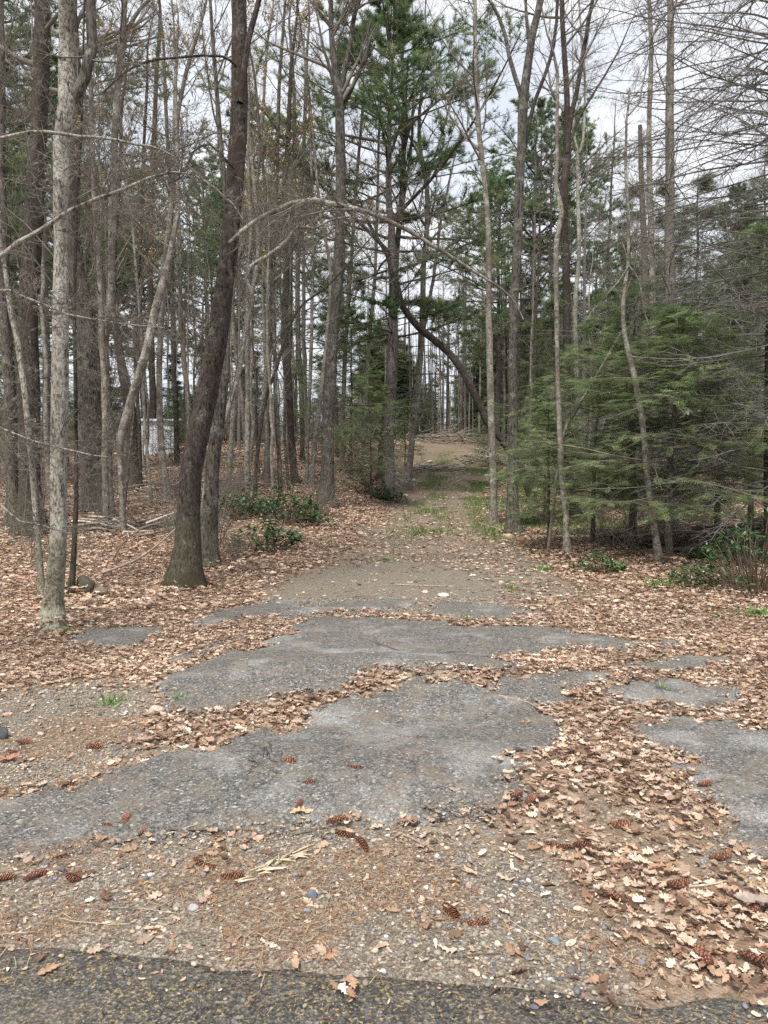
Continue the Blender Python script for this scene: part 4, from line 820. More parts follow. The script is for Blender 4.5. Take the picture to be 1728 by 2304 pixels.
# bare trees deeper in the woods
bT = [bare(301, 15, 26, .3), bare(302, 17, 24, .35, bark_='bark_smooth', bud=900), bare(303, 13, 30, .22, (.8, 2.2), 'bark_dark'), bare(304, 16, 26, .3, (1, 3), 'bark_grey', wig=.09), bare(305, 14, 34, .15, (.8, 2.4), 'bark_mid', col=(.16, .14, .13), dense=1.3)]
pT = [bare(306, 17, 14, .5, (.7, 1.6), 'bark_dark', r0=.11, wig=.03, dense=.8), bare(307, 16, 12, .45, (.6, 1.5), 'bark_smooth', r0=.09, wig=.03, dense=.8), bare(308, 18, 14, .4, (.8, 1.8), 'bark_pine', r0=.13, wig=.02, elev=(-10, 30), dense=.8)]
rb = np.random.default_rng(77)
def ok(x, y): return abs(x - float(path_x(y))) > (2.6 if y < 56 else 0)
def wood(n, y0, y1, px0, px1, tpls, label, group, sc=(.75, 1.15), gap=.6):
    k = 0; pl = []
    while k < n:
        Y = rb.uniform(y0, y1); x = X_at(rb.uniform(px0, px1), Y)
        if not ok(x, Y) or any((x - a) ** 2 + (Y - b) ** 2 < gap for a, b in pl): continue
        pl.append((x, Y)); t_ = tpls[rb.integers(len(tpls))]; s_ = rb.uniform(*sc); place(t_, x, Y, (s_, s_, s_ * rb.uniform(.9, 1.1)), rb.uniform(0, 6.28), label, group); k += 1
wood(18, 16, 27, -150, 720, [bT[0], bT[1], bT[2], bT[3], pT[1]], 'slim bare tree in the left thicket, one of many alike', 'slim bare trees in the left thicket', (.5, .8))
wood(40, 27, 60, -250, 860, bT + pT, 'grey bare tree deep in the left woods, one of many alike', 'bare trees deep in the left woods', (.7, 1.1))
wood(60, 64, 90, 820, 1330, pT, 'straight pole tree in the dark stand past the crest', 'pole trees in the stand past the crest', (.8, 1.15))
wood(62, 24, 60, 1120, 2000, bT[2:] + [bT[4], pT[0], pT[2]], 'bare tree in the grey woods behind the hemlocks, one of many alike', 'bare trees behind the hemlocks', (.6, 1.0))
wood(12, 36, 62, 1330, 2000, [hC], 'tall ragged hemlock in the grey woods, one of many alike', 'tall hemlocks in the grey woods', (1.1, 1.6), 6)
wood(14, 34, 58, 1020, 1200, pT, 'straight dark pole tree edging the far lane on its uphill bend', 'pole trees edging the far lane', (.75, 1.0))
hS = hC
wood(16, 66, 86, 820, 915, [hD], 'dark hemlock filling the stand past the crest', 'hemlocks in the stand past the crest', (.8, 1.1), 2)
wood(26, 66, 86, 1060, 1400, [hD], 'dark hemlock filling the stand past the far poles', 'hemlocks past the far straight poles', (.9, 1.4), 2)
wood(16, 84, 105, 900, 1080, [hD], 'distant hemlock closing the view along the lane, one of many alike', 'hemlocks closing the view along the lane', (.55, .95), 3)
wood(26, 66, 90, 900, 1070, [pT[1], pT[0]], 'thin pale pole tree standing beyond the lane crest, one of many alike', 'thin pale poles beyond the lane crest', (.5, .75), .5)
wood(22, 50, 85, 1300, 2100, [hD], 'far hemlock in the woods behind the dead spruce, one of many alike', 'far hemlocks behind the dead spruce', (.8, 1.2), 6)
wood(40, 50, 80, -250, 860, [hD], 'far hemlock low on the skyline behind the shed, one of many alike', 'far hemlocks behind the shed', (.35, .75), 3)
wood(9, 48, 62, -50, 640, [pC, pB], 'far white pine in the left woods, one of many alike', 'far white pines in the left woods', (.8, 1.05), 8)

# shrubs
def brushbush(seed, h=1.6, n=14, col=(.17, .145, .125)):
    rng = np.random.default_rng(seed); a = rng.uniform(0, 6.28, n); e = np.radians(rng.uniform(45, 88, n)); b = MB()
    grow(b, np.stack([rng.normal(0, .15, n), rng.normal(0, .15, n), np.full(n, -.05)], 1), np.stack([np.cos(a) * np.cos(e), np.sin(a) * np.cos(e), np.sin(e)], 1), rng.uniform(.5, 1, n) * h, rng.uniform(.004, .010, n), [dict(m=8, s=4, wig=.12, trop=-.02, c=7, t0=.15, lr=.5, rmin=.002), dict(m=5, s=3, wig=.15, c=4, lr=.5, rmin=.0018), dict(m=3, s=3, wig=.15)], rng, col)
    o = b.build('bare_shrub', M['twig']); return tag(o, 'x', 'shrub')
sT = [brushbush(401), brushbush(402, 2.2, 10), brushbush(403, 1.0, 18, (.22, .19, .16))]
def shrubs(n, y0, y1, px0, px1, label, group, sc=(.6, 1.3)):
    k = 0
    while k < n:
        Y = rb.uniform(y0, y1); x = X_at(rb.uniform(px0, px1), Y)
        if abs(x - float(path_x(Y))) < 2.2: continue
        s_ = rb.uniform(*sc); place(sT[rb.integers(3)], x, Y, s_, rb.uniform(0, 6.28), label, group); k += 1
shrubs(42, 11.5, 26, -100, 800, 'tangled leafless shrub under the left trees, one of many alike', 'leafless shrubs under the left trees')
shrubs(44, 26, 50, -100, 860, 'distant leafless shrub on the left slope, one of many alike', 'distant leafless shrubs on the left slope', (.9, 1.8))
shrubs(24, 12.5, 24, 1330, 1900, 'tangled leafless shrub under the hemlocks, one of many alike', 'leafless shrubs under the hemlocks', (.5, 1.1))
def laurel(seed, r=.5, h=.5, n=70, lum=1.0):
    rng = np.random.default_rng(seed); root = thing('mountain_laurel', (0, 0, 0), 'x', 'shrub')
    a = rng.uniform(0, 6.28, n); rr = r * np.sqrt(rng.uniform(0, 1, n)); tip = np.stack([np.cos(a) * rr, np.sin(a) * rr, h * (1 - .7 * (rr / r) ** 2) * rng.uniform(.4, 1.05, n)], 1)
    b = MB(); t = np.linspace(0, 1, 5)[None, :, None]; st = tip[:, None] * [1, 1, 0] * .25 * (1 - t); pt = st + tip[:, None] * t + rng.normal(0, .012, (n, 5, 3)); pt[:, 0, 2] = -.03
    b.tubes(pt, np.tile(np.linspace(.006, .003, 5), (n, 1)), 4, (.16, .12, .09)); b.build('stems', M['twig'], root)
    f = MB(); tv = np.array([(0, 0, 0), (.35, .17, .02), (.7, .14, -.02), (1, 0, -.12), (.7, -.14, -.02), (.35, -.17, .02)]); tt = [(0, 1, 5), (1, 2, 5), (2, 4, 5), (2, 3, 4)]
    k = 9; p = np.repeat(tip, k, 0) + rng.normal(0, .018, (n * k, 3)); a = rng.uniform(0, 6.28, n * k); e = rng.normal(.15, .4, n * k)
    X = np.stack([np.cos(a) * np.cos(e), np.sin(a) * np.cos(e), np.sin(e)], 1); Z = nrm(np.array([0, 0, 1.]) + rng.normal(0, .3, (n * k, 3)))
    pal = np.array([(.035, .085, .025), (.055, .12, .035), (.085, .16, .05), (.05, .09, .04)]) * lum
    f.inst(tv, tt, p, X, Z, rng.uniform(.055, .095, n * k), pal[rng.integers(0, 4, n * k)] * rng.uniform(.7, 1.2, (n * k, 1))); f.build('crown', M['broadleaf'], root, smooth=False); return root
lA = laurel(501); lB = laurel(502, .7, .9, 130, .9); lC = laurel(503, .35, .3, 40)
LL = [(lA, 540, 1165, 1.5, 'low laurel patch behind the snaking pale stem'), (lA, 640, 1172, 1.7, 'widest green laurel patch on the bank below the dark maple'), (lC, 600, 1235, 1.8, 'laurel patch nearest the lane, in the leaves'), (lC, 700, 1180, 1.5, 'small laurel tuft below the forked dark maple'), (lA, 850, 1122, 1.3, 'laurel clump spilling down the bank at the lane edge'), (lC, 885, 1130, 1.6, 'little laurel at the tip of the lane-edge clump'), (lA, 590, 1155, 1.0, 'laurel hidden behind the low bank patch'),
      (lB, 1700, 1335, 1.15, 'dark glossy laurel bush at the frame edge beside the grey stump'), (lA, 1560, 1320, .75, 'low laurel mound before the grey stump'), (lC, 1600, 1265, 1.2, 'laurel sprigs behind the grey stump'), (lA, 1180, 1180, .9, 'laurel by the forked lane tree foot'), (lC, 1345, 1290, 1.2, 'laurel tuft under the hemlock by the thin stems'), (lB, 1740, 1260, .9, 'second glossy laurel behind the frame-edge bush'),
      (lB, 300, 1050, .6, 'laurel behind the trunk with the mossy foot'), (lC, 385, 1195, 1.0, 'small laurel tuft beside the big leaning oak foot'), (lA, 820, 1095, .8, 'laurel tuft under the lane hemlock')]
for i, (t_, a, b, sc, lb) in enumerate(LL):
    g = G(a, b); place(t_, g[0], g[1], sc, i * 1.3, lb)

# ------------------------------------------------------------------ shed, slash heaps, deadwood
def boxmb(mb, x0, x1, y0, y1, z0, z1, col=(1, 1, 1)):
    V = [(x, y, z) for z in (z0, z1) for (x, y) in ((x0, y0), (x1, y0), (x1, y1), (x0, y1))]
    mb.add(V, quads=[(3, 2, 1, 0), (4, 5, 6, 7), (0, 1, 5, 4), (1, 2, 6, 5), (2, 3, 7, 6), (3, 0, 4, 7)], col=col)
sg = P(340, 990, 36); shed = thing('shed', (sg[0], 36, sg[2] - .55), 'pale grey-white shed wall glimpsed between the left trunks', 'shed', rz=.15)
w_ = MB()
for k in range(10): boxmb(w_, -1.1 + k * .22, -1.1 + k * .22 + .214, -.012 if k % 2 else 0, 1.8, -.6, 1.45, (.60, .63, .68))
w_.build('wall', M['wood'], shed, False)
w_ = MB(); w_.add([(-1.25, -.15, 1.45), (1.25, -.15, 1.45), (1.25, 1.95, 1.62), (-1.25, 1.95, 1.62), (-1.25, -.15, 1.53), (1.25, -.15, 1.53), (1.25, 1.95, 1.70), (-1.25, 1.95, 1.70)], quads=[(3, 2, 1, 0), (4, 5, 6, 7), (0, 1, 5, 4), (1, 2, 6, 5), (2, 3, 7, 6), (3, 0, 4, 7)], col=(.55, .57, .60)); w_.build('roof', M['wood'], shed, False)

def heap(label, px, py, Y, w, d, h, n, L, seed, col=(.27, .23, .19), pale=.25):
    rng = np.random.default_rng(seed); g = P(px, py, Y); x0 = g[0]; z = float(H(x0, Y)); b = MB(); x = rng.uniform(-w, w, n); y = rng.uniform(-d, d, n)
    zt = h * (1 - (x / w) ** 2) * (1 - (y / d) ** 2) * rng.uniform(0, 1, n); a = rng.normal(0, .6, n) + (rng.random(n) < .3) * 1.2
    D = np.stack([np.cos(a), np.sin(a), rng.normal(0, .18, n)], 1); lf = float(H(x0 + w, Y) - H(x0 - w, Y)) / (2 * w)
    c = np.where(rng.random((n, 1)) < pale, [[.42, .38, .33]], [list(col)]) 
    grow(b, np.stack([x, y, zt + x * lf + (H(x0, Y + y) - z)], 1), D, rng.uniform(*L, n), rng.uniform(.01, .05, n) * (.5 + L[1] / 4), [dict(m=6, s=5, wig=.07, tap=.7, c=3, lr=.35, ang=35), dict(m=4, s=3, wig=.12)], rng, c if False else col)
    k = rng.random(n) < pale; m = int(k.sum())
    if m: grow(b, np.stack([x, y, zt + x * lf + .06], 1)[k], D[k], rng.uniform(*L, m) * .7, rng.uniform(.008, .03, m), [dict(m=5, s=4, wig=.06, tap=.6)], rng, (.45, .41, .36))
    return tag(b.build('brush_pile', M['twig'], None, loc=(x0, Y, z)), label, 'brush pile')
heap('long grey slash heap of cut branches along the top of the lane', 985, 975, 54, 2.6, 1.6, 1.0, 150, (.8, 2.4), 1)
heap('pile of pale grey limbs at the foot of the far straight poles', 1085, 1010, 43, 1.5, 1.3, .8, 110, (.5, 1.8), 2, pale=.45)
heap('low scatter of grey limbs between the curved maple and the lane', 965, 1030, 38, 1.2, 1.2, .35, 70, (.5, 1.6), 3)
heap('dark tangle of fallen boughs under the dead spruce boughs', 1640, 1215, 14.2, 2.2, .9, .55, 90, (.8, 2.4), 4, (.16, .125, .10), .12)
heap('low tangle of dead branches behind the crooked snag foot', 1430, 1215, 15, 1.6, .9, .3, 50, (.6, 1.8), 5, (.17, .14, .115), .15)
heap('scatter of fallen branches behind the trunk with the mossy foot', 320, 1080, 21, 2.2, 2.0, .25, 60, (.6, 2.2), 6, (.2, .165, .135), .2)
heap('tangle of fallen twigs at the shaggy furrowed trunk foot', 230, 1175, 14.5, 1.2, .8, .25, 50, (.4, 1.4), 7, (.2, .165, .135), .25)

def stick(name, label, cat, px, r0, r1, col, lift=.01, dl=None, mat='wood', s=7, seed=0, n=0):
    rng = np.random.default_rng(seed + 900); pts = []
    for i, q in enumerate(px):
        g = G(q[0], q[1])
        if len(q) > 2: g = P(q[0], q[1], pts[0][1] if i else g[1]); 
        g = g.copy(); 
        if len(q) == 2: g[2] = float(top(g[0], g[1])) + lift
        pts.append(g)
    pts = np.array(pts); base = pts[0].copy(); p, r = resample(pts - base, np.linspace(r0, r1, len(pts)), .06); p = p + np.cumsum(rng.normal(0, .0015, p.shape), 0) * [1, 1, .4]
    b = MB(); b.tubes(p, r, s, col, lump=.06, rng=rng, cap=tuple(min(1, c * 1.8) for c in col))
    if n: sidebranches(b, p, r, n, .3, .95, .1, .45, rng, (0, 50), .6, 0, .5, col)
    return tag(b.build(name, M[mat], None, loc=base), label, cat)
stick('fallen_branch', 'pale dead branch propped from the leaves toward the big leaning oak', 'branch', [(213,1299), (300,1262,0), (350,1228,0), (396,1190,0)], .020, .012, (.34, .28, .22), .02, n=5)
stick('fallen_branch', 'dark twig-edged branch arched over the leaves behind the boulder', 'branch', [(250,1270), (275,1225,0), (310,1195,0), (345,1180,0), (378,1185,0)], .012, .006, (.17, .13, .10), .02, n=6, seed=2)
stick('fallen_log', 'black charred-looking log lying among the leaves near the grey stump', 'log', [(1520,1280), (1550,1272), (1585,1263)], .035, .03, (.018, .016, .016), .03, seed=3)
stick('fallen_branch', 'straight thin pale stick lying across the gravelly lane', 'stick', [(893,1317), (940,1319), (1030,1321)], .008, .006, (.40, .33, .25), .012, seed=4)
stick('fallen_branch', 'long dark twig lying on grey asphalt between two pine cone groups', 'stick', [(380,1874), (450,1874), (520,1871), (570,1874), (602,1886), (660,1880), (735,1866)], .0045, .0025, (.13, .10, .08), .006, seed=5)
stick('fallen_branch', 'forked dark twig in the middle of the front asphalt patch', 'stick', [(538,1761), (575,1759), (610,1752), (655,1749), (690,1748)], .0035, .002, (.12, .10, .09), .006, seed=6, n=2)
stick('fallen_branch', 'thin twig with a pine cone on the raised asphalt hump', 'stick', [(640,1452), (680,1450), (730,1447)], .005, .003, (.15, .12, .10), .008, seed=7)
stick('fallen_branch', 'long twig leading up to the right verge past the leaf swath', 'stick', [(1300,1600), (1450,1595), (1560,1602), (1660,1597)], .006, .003, (.24, .19, .15), .02, seed=8, n=3)
stick('fallen_branch', 'curled thin white twig on the hump beside the leaf line', 'stick', [(495,1530), (505,1524), (502,1516), (496,1512)], .004, .003, (.5, .46, .4), .006, seed=9)
stick('fallen_branch', 'crooked stick at the top edge of the front asphalt patch', 'stick', [(1122,1572), (1155,1580), (1190,1590), (1215,1605)], .008, .005, (.30, .23, .17), .01, seed=10)
stick('fallen_branch', 'short brown stick standing out of the pebbles below the leaf swath', 'stick', [(905,1882), (945,1904), (972,1920)], .005, .004, (.26, .2, .15), .008, seed=11)
stick('fallen_branch', 'pale thin stick lying across the brown leaves near the road', 'stick', [(1550,2018), (1590,2010), (1630,2000)], .0045, .003, (.45, .40, .32), .03, seed=12)
stick('fallen_branch', 'pale fallen limb on the slope below the shed', 'branch', [(330,1062), (370,1052), (412,1045)], .05, .035, (.34, .29, .24), .06, seed=13)
stick('fallen_log', 'slanting fallen pole against the bank by the slim lane trunk', 'log', [(780,1010), (810,1035), (860,1062), (905,1088)], .05, .03, (.28, .24, .2), .1, seed=14)
stick('fallen_log', 'mossy decaying log crossing the leaves under the laurel patch', 'log', [(520,1198), (600,1207), (690,1212)], .05, .035, (.2, .16, .12), .03, seed=15)
stick('fallen_branch', 'thin forked branch lying under the forked dark maple', 'branch', [(760,1152), (790,1170), (820,1190)], .015, .008, (.27, .22, .18), .02, seed=16, n=3)
stick('fallen_branch', 'long pale branch in the leaves in front of the grey stump', 'branch', [(1585,1295), (1640,1303), (1700,1325), (1725,1345)], .010, .006, (.38, .32, .26), .04, seed=17, n=3)

def rock(label, px, py, w, h, col, seed, name='rock', moss=0, sub=3):
    import bmesh
    g = G(px, py); s_ = w / FPX * g[1] / 2; hz = h / FPX * g[1]; rng = np.random.default_rng(seed)
    bm = bmesh.new(); bmesh.ops.create_icosphere(bm, subdivisions=sub, radius=1); V = np.array([v.co[:] for v in bm.verts]); F = [[v.index for v in f.verts] for f in bm.faces]; bm.free()
    d = rng.normal(0, 1, (10, 3)); d = nrm(d); cut = rng.uniform(.62, .95, 10)
    for a, c in zip(d, cut): 
        k = V @ a; V = V - np.maximum(k - c, 0)[:, None] * a * .85
    V = V * (1 + .10 * (fbm(V[:, 0] * 3 + 9, V[:, 1] * 3 + V[:, 2] * 2, seed, 3) - .5))[:, None]; V = V * [s_, s_ * .8, hz * .62]; V[:, 2] += hz * .33
    c = np.tile(col, (len(V), 1)) * (.75 + .5 * fbm(V[:, 0] * 20, V[:, 1] * 20 + V[:, 2] * 15, seed + 1, 3))[:, None]
    mb = MB(); mb.add(V, tris=F, col=c); return tag(mb.build(name, M['stone'], None, loc=g), label, 'rock' if name == 'rock' else name)
rock('dark mossy rounded boulder in the leaves behind the pale grey lichen-flecked trunk', 192, 1342, 48, 52, (.085, .08, .055), 1, sub=4)
rock('low brown rock lying against the dark mossy boulder', 226, 1342, 36, 24, (.19, .15, .11), 2)
rock('tan rock at the foot of the forked lane tree', 1176, 1222, 22, 17, (.42, .29, .16), 3)
rock('smaller pale tan rock touching the forked lane tree foot', 1146, 1212, 16, 13, (.48, .36, .22), 4)
rock('smooth white stone sitting at the top of the gravelly apron', 998, 1343, 28, 10, (.60, .54, .44), 5)
rock('pale tan stone at the edge of the raised asphalt hump', 352, 1602, 42, 17, (.48, .39, .31), 6)
rock('pale flat stone beside the leaves under the big leaning oak', 566, 1324, 24, 10, (.44, .38, .30), 7)
rock('dark grey rock cut by the picture edge beside the gravel', 4, 1662, 36, 30, (.07, .07, .075), 8)
rock('white stone embedded in the front asphalt, by the powdery smear', 1028, 1634, 34, 8, (.72, .68, .60), 9)
rock('powdery white stone smear on the front asphalt', 1056, 1662, 34, 6, (.78, .77, .74), 10)
rock('pale stone near the mossy decaying log on the bank', 745, 1172, 22, 12, (.44, .37, .22), 11)
rock('flat blue-grey stone among the pebbles near the road', 1246, 2122, 32, 16, (.20, .23, .26), 12)
rock('blue-grey flake stone in the gravel below the wood splinters', 703, 2022, 26, 18, (.13, .155, .19), 13)
rock('pale grey flat stone in the gravel left of the blue-grey flake', 434, 2046, 28, 12, (.36, .38, .40), 14)
rock('grey stone at the lane edge beside the curved grey maple', 893, 1072, 14, 12, (.38, .35, .28), 15)

st = G(1632, 1297); stump = thing('stump', st, 'weathered grey cut stump among the laurel leaves', 'stump')
b = MB(); b.tubes(np.array([(0, 0, -.1), (0, 0, .02), (0, 0, .12), (.01, 0, .2), (.01, 0, .235)]), np.array([.10, .085, .072, .068, .066]), 16, lump=.06); b.build('trunk', M['bark_grey'], stump)
b = MB(); a = np.arange(16) / 16 * 6.283; b.add(np.vstack([np.stack([np.cos(a) * .066 + .01, np.sin(a) * .066, np.full(16, .236)], 1), [[.01, 0, .238]]]), tris=[(i, (i + 1) % 16, 16) for i in range(16)], col=(.30, .26, .2)); b.build('cut_face', M['wood'], stump)

# pale splintered wood by the cones
g = G(600, 1962); b = MB(); r_ = np.random.default_rng(4)
for k in range(26):
    a = r_.normal(.7, .5); L = r_.uniform(.03, .12); c = np.array([r_.normal(0, .05), 0]); x, y = (r_.uniform(-.11, .11), 0); y = x * .9 + r_.normal(0, .015)
    p = np.array([(x, y, .01 + r_.uniform(0, .012)), (x + math.cos(a) * L * .5, y + math.sin(a) * L * .5, .016), (x + math.cos(a) * L, y + math.sin(a) * L, .012)]); b.tubes(p, np.array([.0025, .005, .002]), 4, np.array([.56, .47, .33]) * r_.uniform(.6, 1.1))
tag(b.build('wood_splinters', M['wood'], None, loc=g), 'splintered pale yellow piece of wood beside a pine cone in the gravel', 'wood splinter')

# ------------------------------------------------------------------ pine cones
def cone_mb(seed, L=.125, R=.017, openness=.75):
    rng = np.random.default_rng(seed); b = MB(); t = np.linspace(0, 1, 9); prof = R * .55 * np.sin(np.pi * np.clip(t * .86 + .10, 0, 1)) ** .7
    bend = .012 * np.sin(np.pi * t); b.tubes(np.stack([(t - .5) * L, bend, 0 * t], 1), prof, 8, (.10, .05, .03))
    n = 84; i = np.arange(n); tt = (i + .5) / n; a = i * 2.39996; rr = R * .5 * np.sin(np.pi * np.clip(tt * .86 + .10, 0, 1)) ** .7
    p = np.stack([(tt - .5) * L, .012 * np.sin(np.pi * tt) + rr * np.cos(a), rr * np.sin(a)], 1); rad = np.stack([0 * a, np.cos(a), np.sin(a)], 1)
    X = nrm(rad * openness * rng.uniform(.8, 1.2, (n, 1)) + np.array([.75, 0, 0])); Z = nrm(np.cross(np.cross(X, [[1., 0, 0]]), X) + 1e-6)
    tv = np.array([(0, -.2, 0), (0, .2, 0), (.65, .42, .05), (.65, -.42, .05), (1, 0, .12), (.65, .42, -.04), (.65, -.42, -.04)]); tq = [(0, 3, 2, 1), (0, 1, 5, 6)]; ttt = [(2, 3, 4), (5, 4, 6), (2, 4, 5), (3, 6, 4)]
    c0 = np.array([(.11, .04, .025), (.11, .04, .025), (.27, .10, .055), (.27, .10, .055), (.46, .25, .16), (.14, .055, .035), (.14, .055, .035)])
    sc = (R * .95 * (.65 + .5 * np.sin(np.pi * tt))) * rng.uniform(.85, 1.15, n)
    for k in range(n):
        Y_ = nrm(np.cross(Z[k], X[k])); V = p[k] + sc[k] * (tv[:, :1] * X[k] + tv[:, 1:2] * Y_ + tv[:, 2:] * Z[k]); b.add(V, tris=ttt, quads=tq, col=c0 * rng.uniform(.7, 1.15))
    return b
ct = [cone_mb(1).build('pine_cone', M['cone'], None, False), cone_mb(2, .10, .020, 1.1).build('pine_cone', M['cone'], None, False), cone_mb(3, .135, .016, .6).build('pine_cone', M['cone'], None, False)]
for c in ct: c['category'] = 'pine cone'; c['label'] = 'x'
CONES = [(240,1866,'leftmost cone of the trio, reddish, at the foot of the front asphalt'),(286,1852,'upper cone of the reddish trio by the front asphalt'),(323,1871,'end-on dark cone of the reddish trio'),(78,1974,'long flat pine cone lying level near the left frame edge'),(164,1978,'pinkish pine cone next to the long level one'),(8,1982,'pine cone cut by the frame edge amid rusty needles'),
 (458,1947,'dark open pine cone alone on the pebbles above the wood splinter'),(521,1975,'dusty pine cone touching the pale wood splinters'),(672,1817,'upright dusty cone just above the lone oak leaf'),(758,1862,'open red cone at the end of the long dark twig'),(775,1876,'second red cone tucked beside the long dark twig'),(812,1904,'long pine cone sloping down below the open red pair'),
 (693,1766,'small pine cone on open asphalt below the forked twig'),(655,1724,'dark round cone on the asphalt above the forked twig'),(795,1731,'small cone alone in the centre of the front asphalt'),(737,1446,'pine cone resting on the hump beside a thin twig'),(211,1683,'dark cone on the pebbles near the leaf windrow tip'),(32,1692,'striped pine cone by the dark grey rock'),(55,1672,'weathered pinkish cone behind the striped one'),
 (1012,2055,'upper of two long red cones side by side near the road'),(1068,2078,'lower of two long red cones side by side near the road'),(1161,1795,'cone by the curled twig at the leaf swath edge'),(1192,1812,'cone half buried beside the curled twig'),(1255,1902,'dusty cone on the lower edge of the leaf swath'),(1312,1918,'dark open cone below the leaf swath'),(1395,1856,'cone lying in leaves beside the bare dirt island'),
 (1468,1802,'long cone at the top of the bare dirt island'),(1585,1768,'dark ball-like cone on the corner of the right asphalt'),(1523,1997,'dark cone in the leaves before the pale stick'),(1385,2025,'dark cone at the leaf edge below the dirt island'),(1614,1849,'long red cone on the leaf swath by the right asphalt'),(1583,2170,'upright round cone near the road corner'),(1700,2168,'long grey-tipped cone at the frame edge by the road'),(1619,1930,'small dark cone in bare dirt near the right edge'),(1690,2065,'reddish cone under the big grey oak leaf'),(1040,1550,'x')]
rc = np.random.default_rng(3)
for i, (a, b_, lb) in enumerate(CONES[:-1]):
    g = G(a, b_ + 4); t_ = ct[i % 3]; o = t_ if i < 3 else t_.copy()
    if i >= 3: COL.objects.link(o)
    o.location = (g[0], g[1], float(top(g[0], g[1])) + rc.uniform(.006, .014) + (.02 if leafd(g[0], g[1]) > .6 else 0)); o.rotation_euler = (rc.uniform(0, 6), rc.normal(0, .12), rc.normal(0, .5) + (1.57 if 'round' in lb or 'end-on' in lb or 'upright' in lb else 0)); s_ = rc.uniform(.62, .9); o.scale = (s_, s_ * rc.uniform(.8, 1.15), s_)
    o['label'] = lb if 'cone' in lb else lb + ' cone'; o['group'] = 'pine cones fallen on the apron'

# lone leaves one can point to
def bigleaf(label, px, py, wpx, col, seed, rz, lift=.012):
    g = G(px, py); tv, tt = oak_template(22, .55, seed); s_ = wpx / FPX * g[1]; b = MB(); c, s = math.cos(rz), math.sin(rz); V = tv * s_; V = np.stack([V[:, 0] * c - V[:, 1] * s, V[:, 0] * s + V[:, 1] * c, V[:, 2] + lift], 1)
    b.add(V, tris=tt, col=col); tag(b.build('oak_leaf', M['litter'], None, loc=(g[0], g[1], float(top(g[0], g[1])))), label, 'leaf')
bigleaf('lone tan star-shaped oak leaf just below the upright dusty cone', 677, 1838, 56, (.60, .42, .24), 41, .2, .02)
bigleaf('big grey-brown curled oak leaf on the leaf drift by the frame edge', 1690, 2068, 90, (.36, .29, .25), 42, 2.9, .06)
bigleaf('long rusty leaf on the gravel near the left edge', 20, 1716, 60, (.42, .22, .14), 43, .3, .02)

# ------------------------------------------------------------------ grass tufts and dandelions
def tuft(label, px, py, r, h, n, seed, flowers=0, name='grass_tuft'):
    g = G(px, py); rng = np.random.default_rng(seed); root = thing(name, (g[0], g[1], float(top(g[0], g[1]))), label, 'dandelion' if flowers else 'grass')
    a = rng.uniform(0, 6.28, n); e = rng.uniform(.3, 1.35, n); L = rng.uniform(.5, 1.1, n) * h; p = np.stack([rng.normal(0, r * .45, n), rng.normal(0, r * .45, n), 0 * a], 1)
    d = np.stack([np.cos(a) * np.cos(e), np.sin(a) * np.cos(e), np.sin(e)], 1); tv = np.array([(0, -.04, 0), (0, .04, 0), (.55, .05, .06), (.55, -.05, .06), (1, 0, -.05)])
    if flowers: tv = tv * [1, 2.2, 1]
    b = MB(); b.inst(tv, [(0, 1, 2), (0, 2, 3), (3, 2, 4)], p, d, nrm(np.array([0, 0, 1.]) + rng.normal(0, .2, (n, 3))), L, np.array([(.10, .20, .04)]) * rng.uniform(.7, 1.5, (n, 1))); b.build('leaves', M['broadleaf'], root)
    for k in range(flowers):
        b = MB(); q = np.array([rng.normal(0, r * .5), rng.normal(0, r * .5), rng.uniform(.04, .08)]); b.tubes(np.array([[q[0], q[1], 0], [q[0], q[1], q[2]]]), np.array([.0015, .0015]), 4, (.2, .3, .1))
        m = 26; aa = rng.uniform(0, 6.28, m); ee = rng.uniform(.1, 1.2, m); b.inst(np.array([(0, -.15, 0), (0, .15, 0), (1, 0, .1)]), [(0, 1, 2)], np.tile(q, (m, 1)), np.stack([np.cos(aa) * np.cos(ee), np.sin(aa) * np.cos(ee), np.sin(ee)], 1), np.tile([0, 0, 1.], (m, 1)) + rng.normal(0, .1, (m, 3)), np.full(m, .02), (.85, .68, .05)); b.build('flower', M['broadleaf'], root)
tuft('green sprig at the foot of the pale grey lichen-flecked trunk', 151, 1426, .07, .09, 60, 1)
tuft('flat green weed on the gravel left of the asphalt hump', 255, 1582, .10, .07, 70, 2); tuft('yellow dandelion at the corner of the asphalt hump', 408, 1579, .05, .05, 26, 3, 1, 'dandelion')
tuft('single yellow dandelion in the leaves below the big leaning oak', 504, 1366, .04, .05, 20, 4, 1, 'dandelion'); tuft('bright green grass tuft before the hemlocks in the leaves', 1484, 1322, .15, .14, 160, 5)
tuft('grass clump at the picture edge below the stump', 1706, 1388, .16, .13, 150, 6); tuft('two dandelions in grass in front of the low laurel mound', 1600, 1325, .2, .09, 130, 7, 2, 'dandelion')
tuft('yellow dandelion on the leafy right verge below the bright tuft', 1475, 1366, .06, .05, 40, 8, 1, 'dandelion'); tuft('lone yellow dandelion at the end of the pale gravel tongue', 1628, 1474, .04, .04, 20, 9, 1, 'dandelion')
tuft('sparse green grass blades left of the kinked grey pole', 1222, 1282, .22, .1, 140, 10); tuft('grass sprigs in the leaves near the white stone', 1148, 1325, .1, .09, 60, 11); tuft('thin green grass by the gravel apron top edge', 1050, 1398, .07, .08, 40, 12)
tuft('small weed in the leaves of the right swath', 1488, 1557, .04, .07, 24, 13); tuft('green patch in the lane middle past the apron', 870, 1262, .25, .08, 120, 14); tuft('second dandelion of the right verge, near the grass clump', 1610, 1388, .08, .06, 40, 15, 1, 'dandelion')
gm = MB(); rg = np.random.default_rng(12)
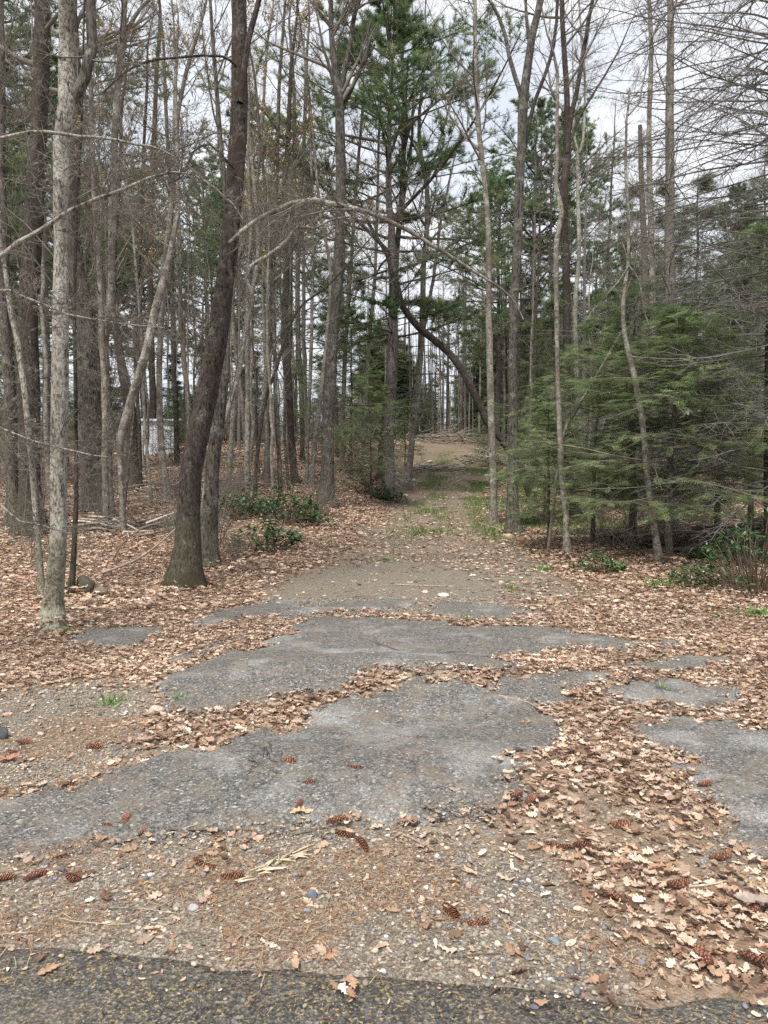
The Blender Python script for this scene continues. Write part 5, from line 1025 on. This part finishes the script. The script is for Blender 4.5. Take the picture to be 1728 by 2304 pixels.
x, y = scatter_pts(70, 16, 48, 2, lambda a, b: green(a, b), rg); m = len(x)
for k in range(5):
    a = rg.uniform(0, 6.28, m); e = rg.uniform(.5, 1.4, m); p = np.stack([x + rg.normal(0, .06, m), y + rg.normal(0, .06, m), H(x, y, True)], 1)
    gm.inst(np.array([(0, -.07, 0), (0, .07, 0), (1, 0, 0)]), [(0, 1, 2)], p, np.stack([np.cos(a) * np.cos(e), np.sin(a) * np.cos(e), np.sin(e)], 1), np.tile([0, 0, 1.], (m, 1)) + rg.normal(0, .3, (m, 3)), rg.uniform(.06, .15, m), np.array([(.14, .175, .06)]) * rg.uniform(.6, 1.5, (m, 1)))
x, y = scatter_pts(5, 8.5, 16, 2, lambda a, b: sstep(1.0, 2.2, a - path_x(b)) * sstep(.5, .6, fbm(a * 1.5, b * 1.5, 91)), rg); m = len(x)
for k in range(10):
    a = rg.uniform(0, 6.28, m); e = rg.uniform(.5, 1.4, m); p = np.stack([x + rg.normal(0, .04, m), y + rg.normal(0, .04, m), H(x, y, True)], 1)
    gm.inst(np.array([(0, -.07, 0), (0, .07, 0), (1, 0, 0)]), [(0, 1, 2)], p, np.stack([np.cos(a) * np.cos(e), np.sin(a) * np.cos(e), np.sin(e)], 1), np.tile([0, 0, 1.], (m, 1)) + rg.normal(0, .3, (m, 3)), rg.uniform(.05, .11, m), np.array([(.12, .2, .05)]) * rg.uniform(.6, 1.5, (m, 1)))
tag(gm.build('grass', M['broadleaf']), 'short green grass coming up through the lane and the clearing', 'grass', kind='stuff')

ug = MB(); ru = np.random.default_rng(55)
for (n, y0, y1, p0, p1, h0, h1) in ((700, 42, 70, -300, 850, 1.5, 4.0), (380, 62, 84, 850, 1300, 1.5, 5.0), (420, 26, 62, 1180, 2100, 1.2, 4.0)):
    Y = ru.uniform(y0, y1, n); X = (ru.uniform(p0, p1, n) - 864) / FPX * Y; k = np.abs(X - path_x(Y)) > 3.2; X, Y = X[k], Y[k]; m = len(X)
    a = ru.uniform(0, 6.28, m); e = np.radians(ru.uniform(60, 90, m))
    grow(ug, np.stack([X, Y, H(X, Y) - .1], 1), np.stack([np.cos(a) * np.cos(e), np.sin(a) * np.cos(e), np.sin(e)], 1), ru.uniform(h0, h1, m), ru.uniform(.012, .035, m), [dict(m=6, s=4, wig=.08, c=8, t0=.15, ang=48, lr=.5, rmin=.010), dict(m=4, s=3, wig=.14, c=4, ang=42, lr=.55, rmin=.008), dict(m=3, s=3, wig=.15)], ru, (.20, .18, .155))
tag(ug.build('undergrowth', M['twig']), 'grey leafless scrub filling the distant woods', 'undergrowth', kind='stuff')
for i, (a, b_, w, h, lb) in enumerate([(965, 1042, 20, 10, 'grey rock at the far lane edge beside the low limb scatter'), (1040, 1052, 16, 9, 'small grey rock on the far lane edge under the pale limb pile'), (930, 1085, 16, 9, 'grey stone just past the curved maple foot'), (1012, 988, 12, 7, 'pale stone on the lane near its crest'), (1096, 1075, 18, 10, 'tan stone in the clearing by the arching trunk')]):
    rock(lb, a, b_, w, h, (.36, .33, .29), 30 + i)
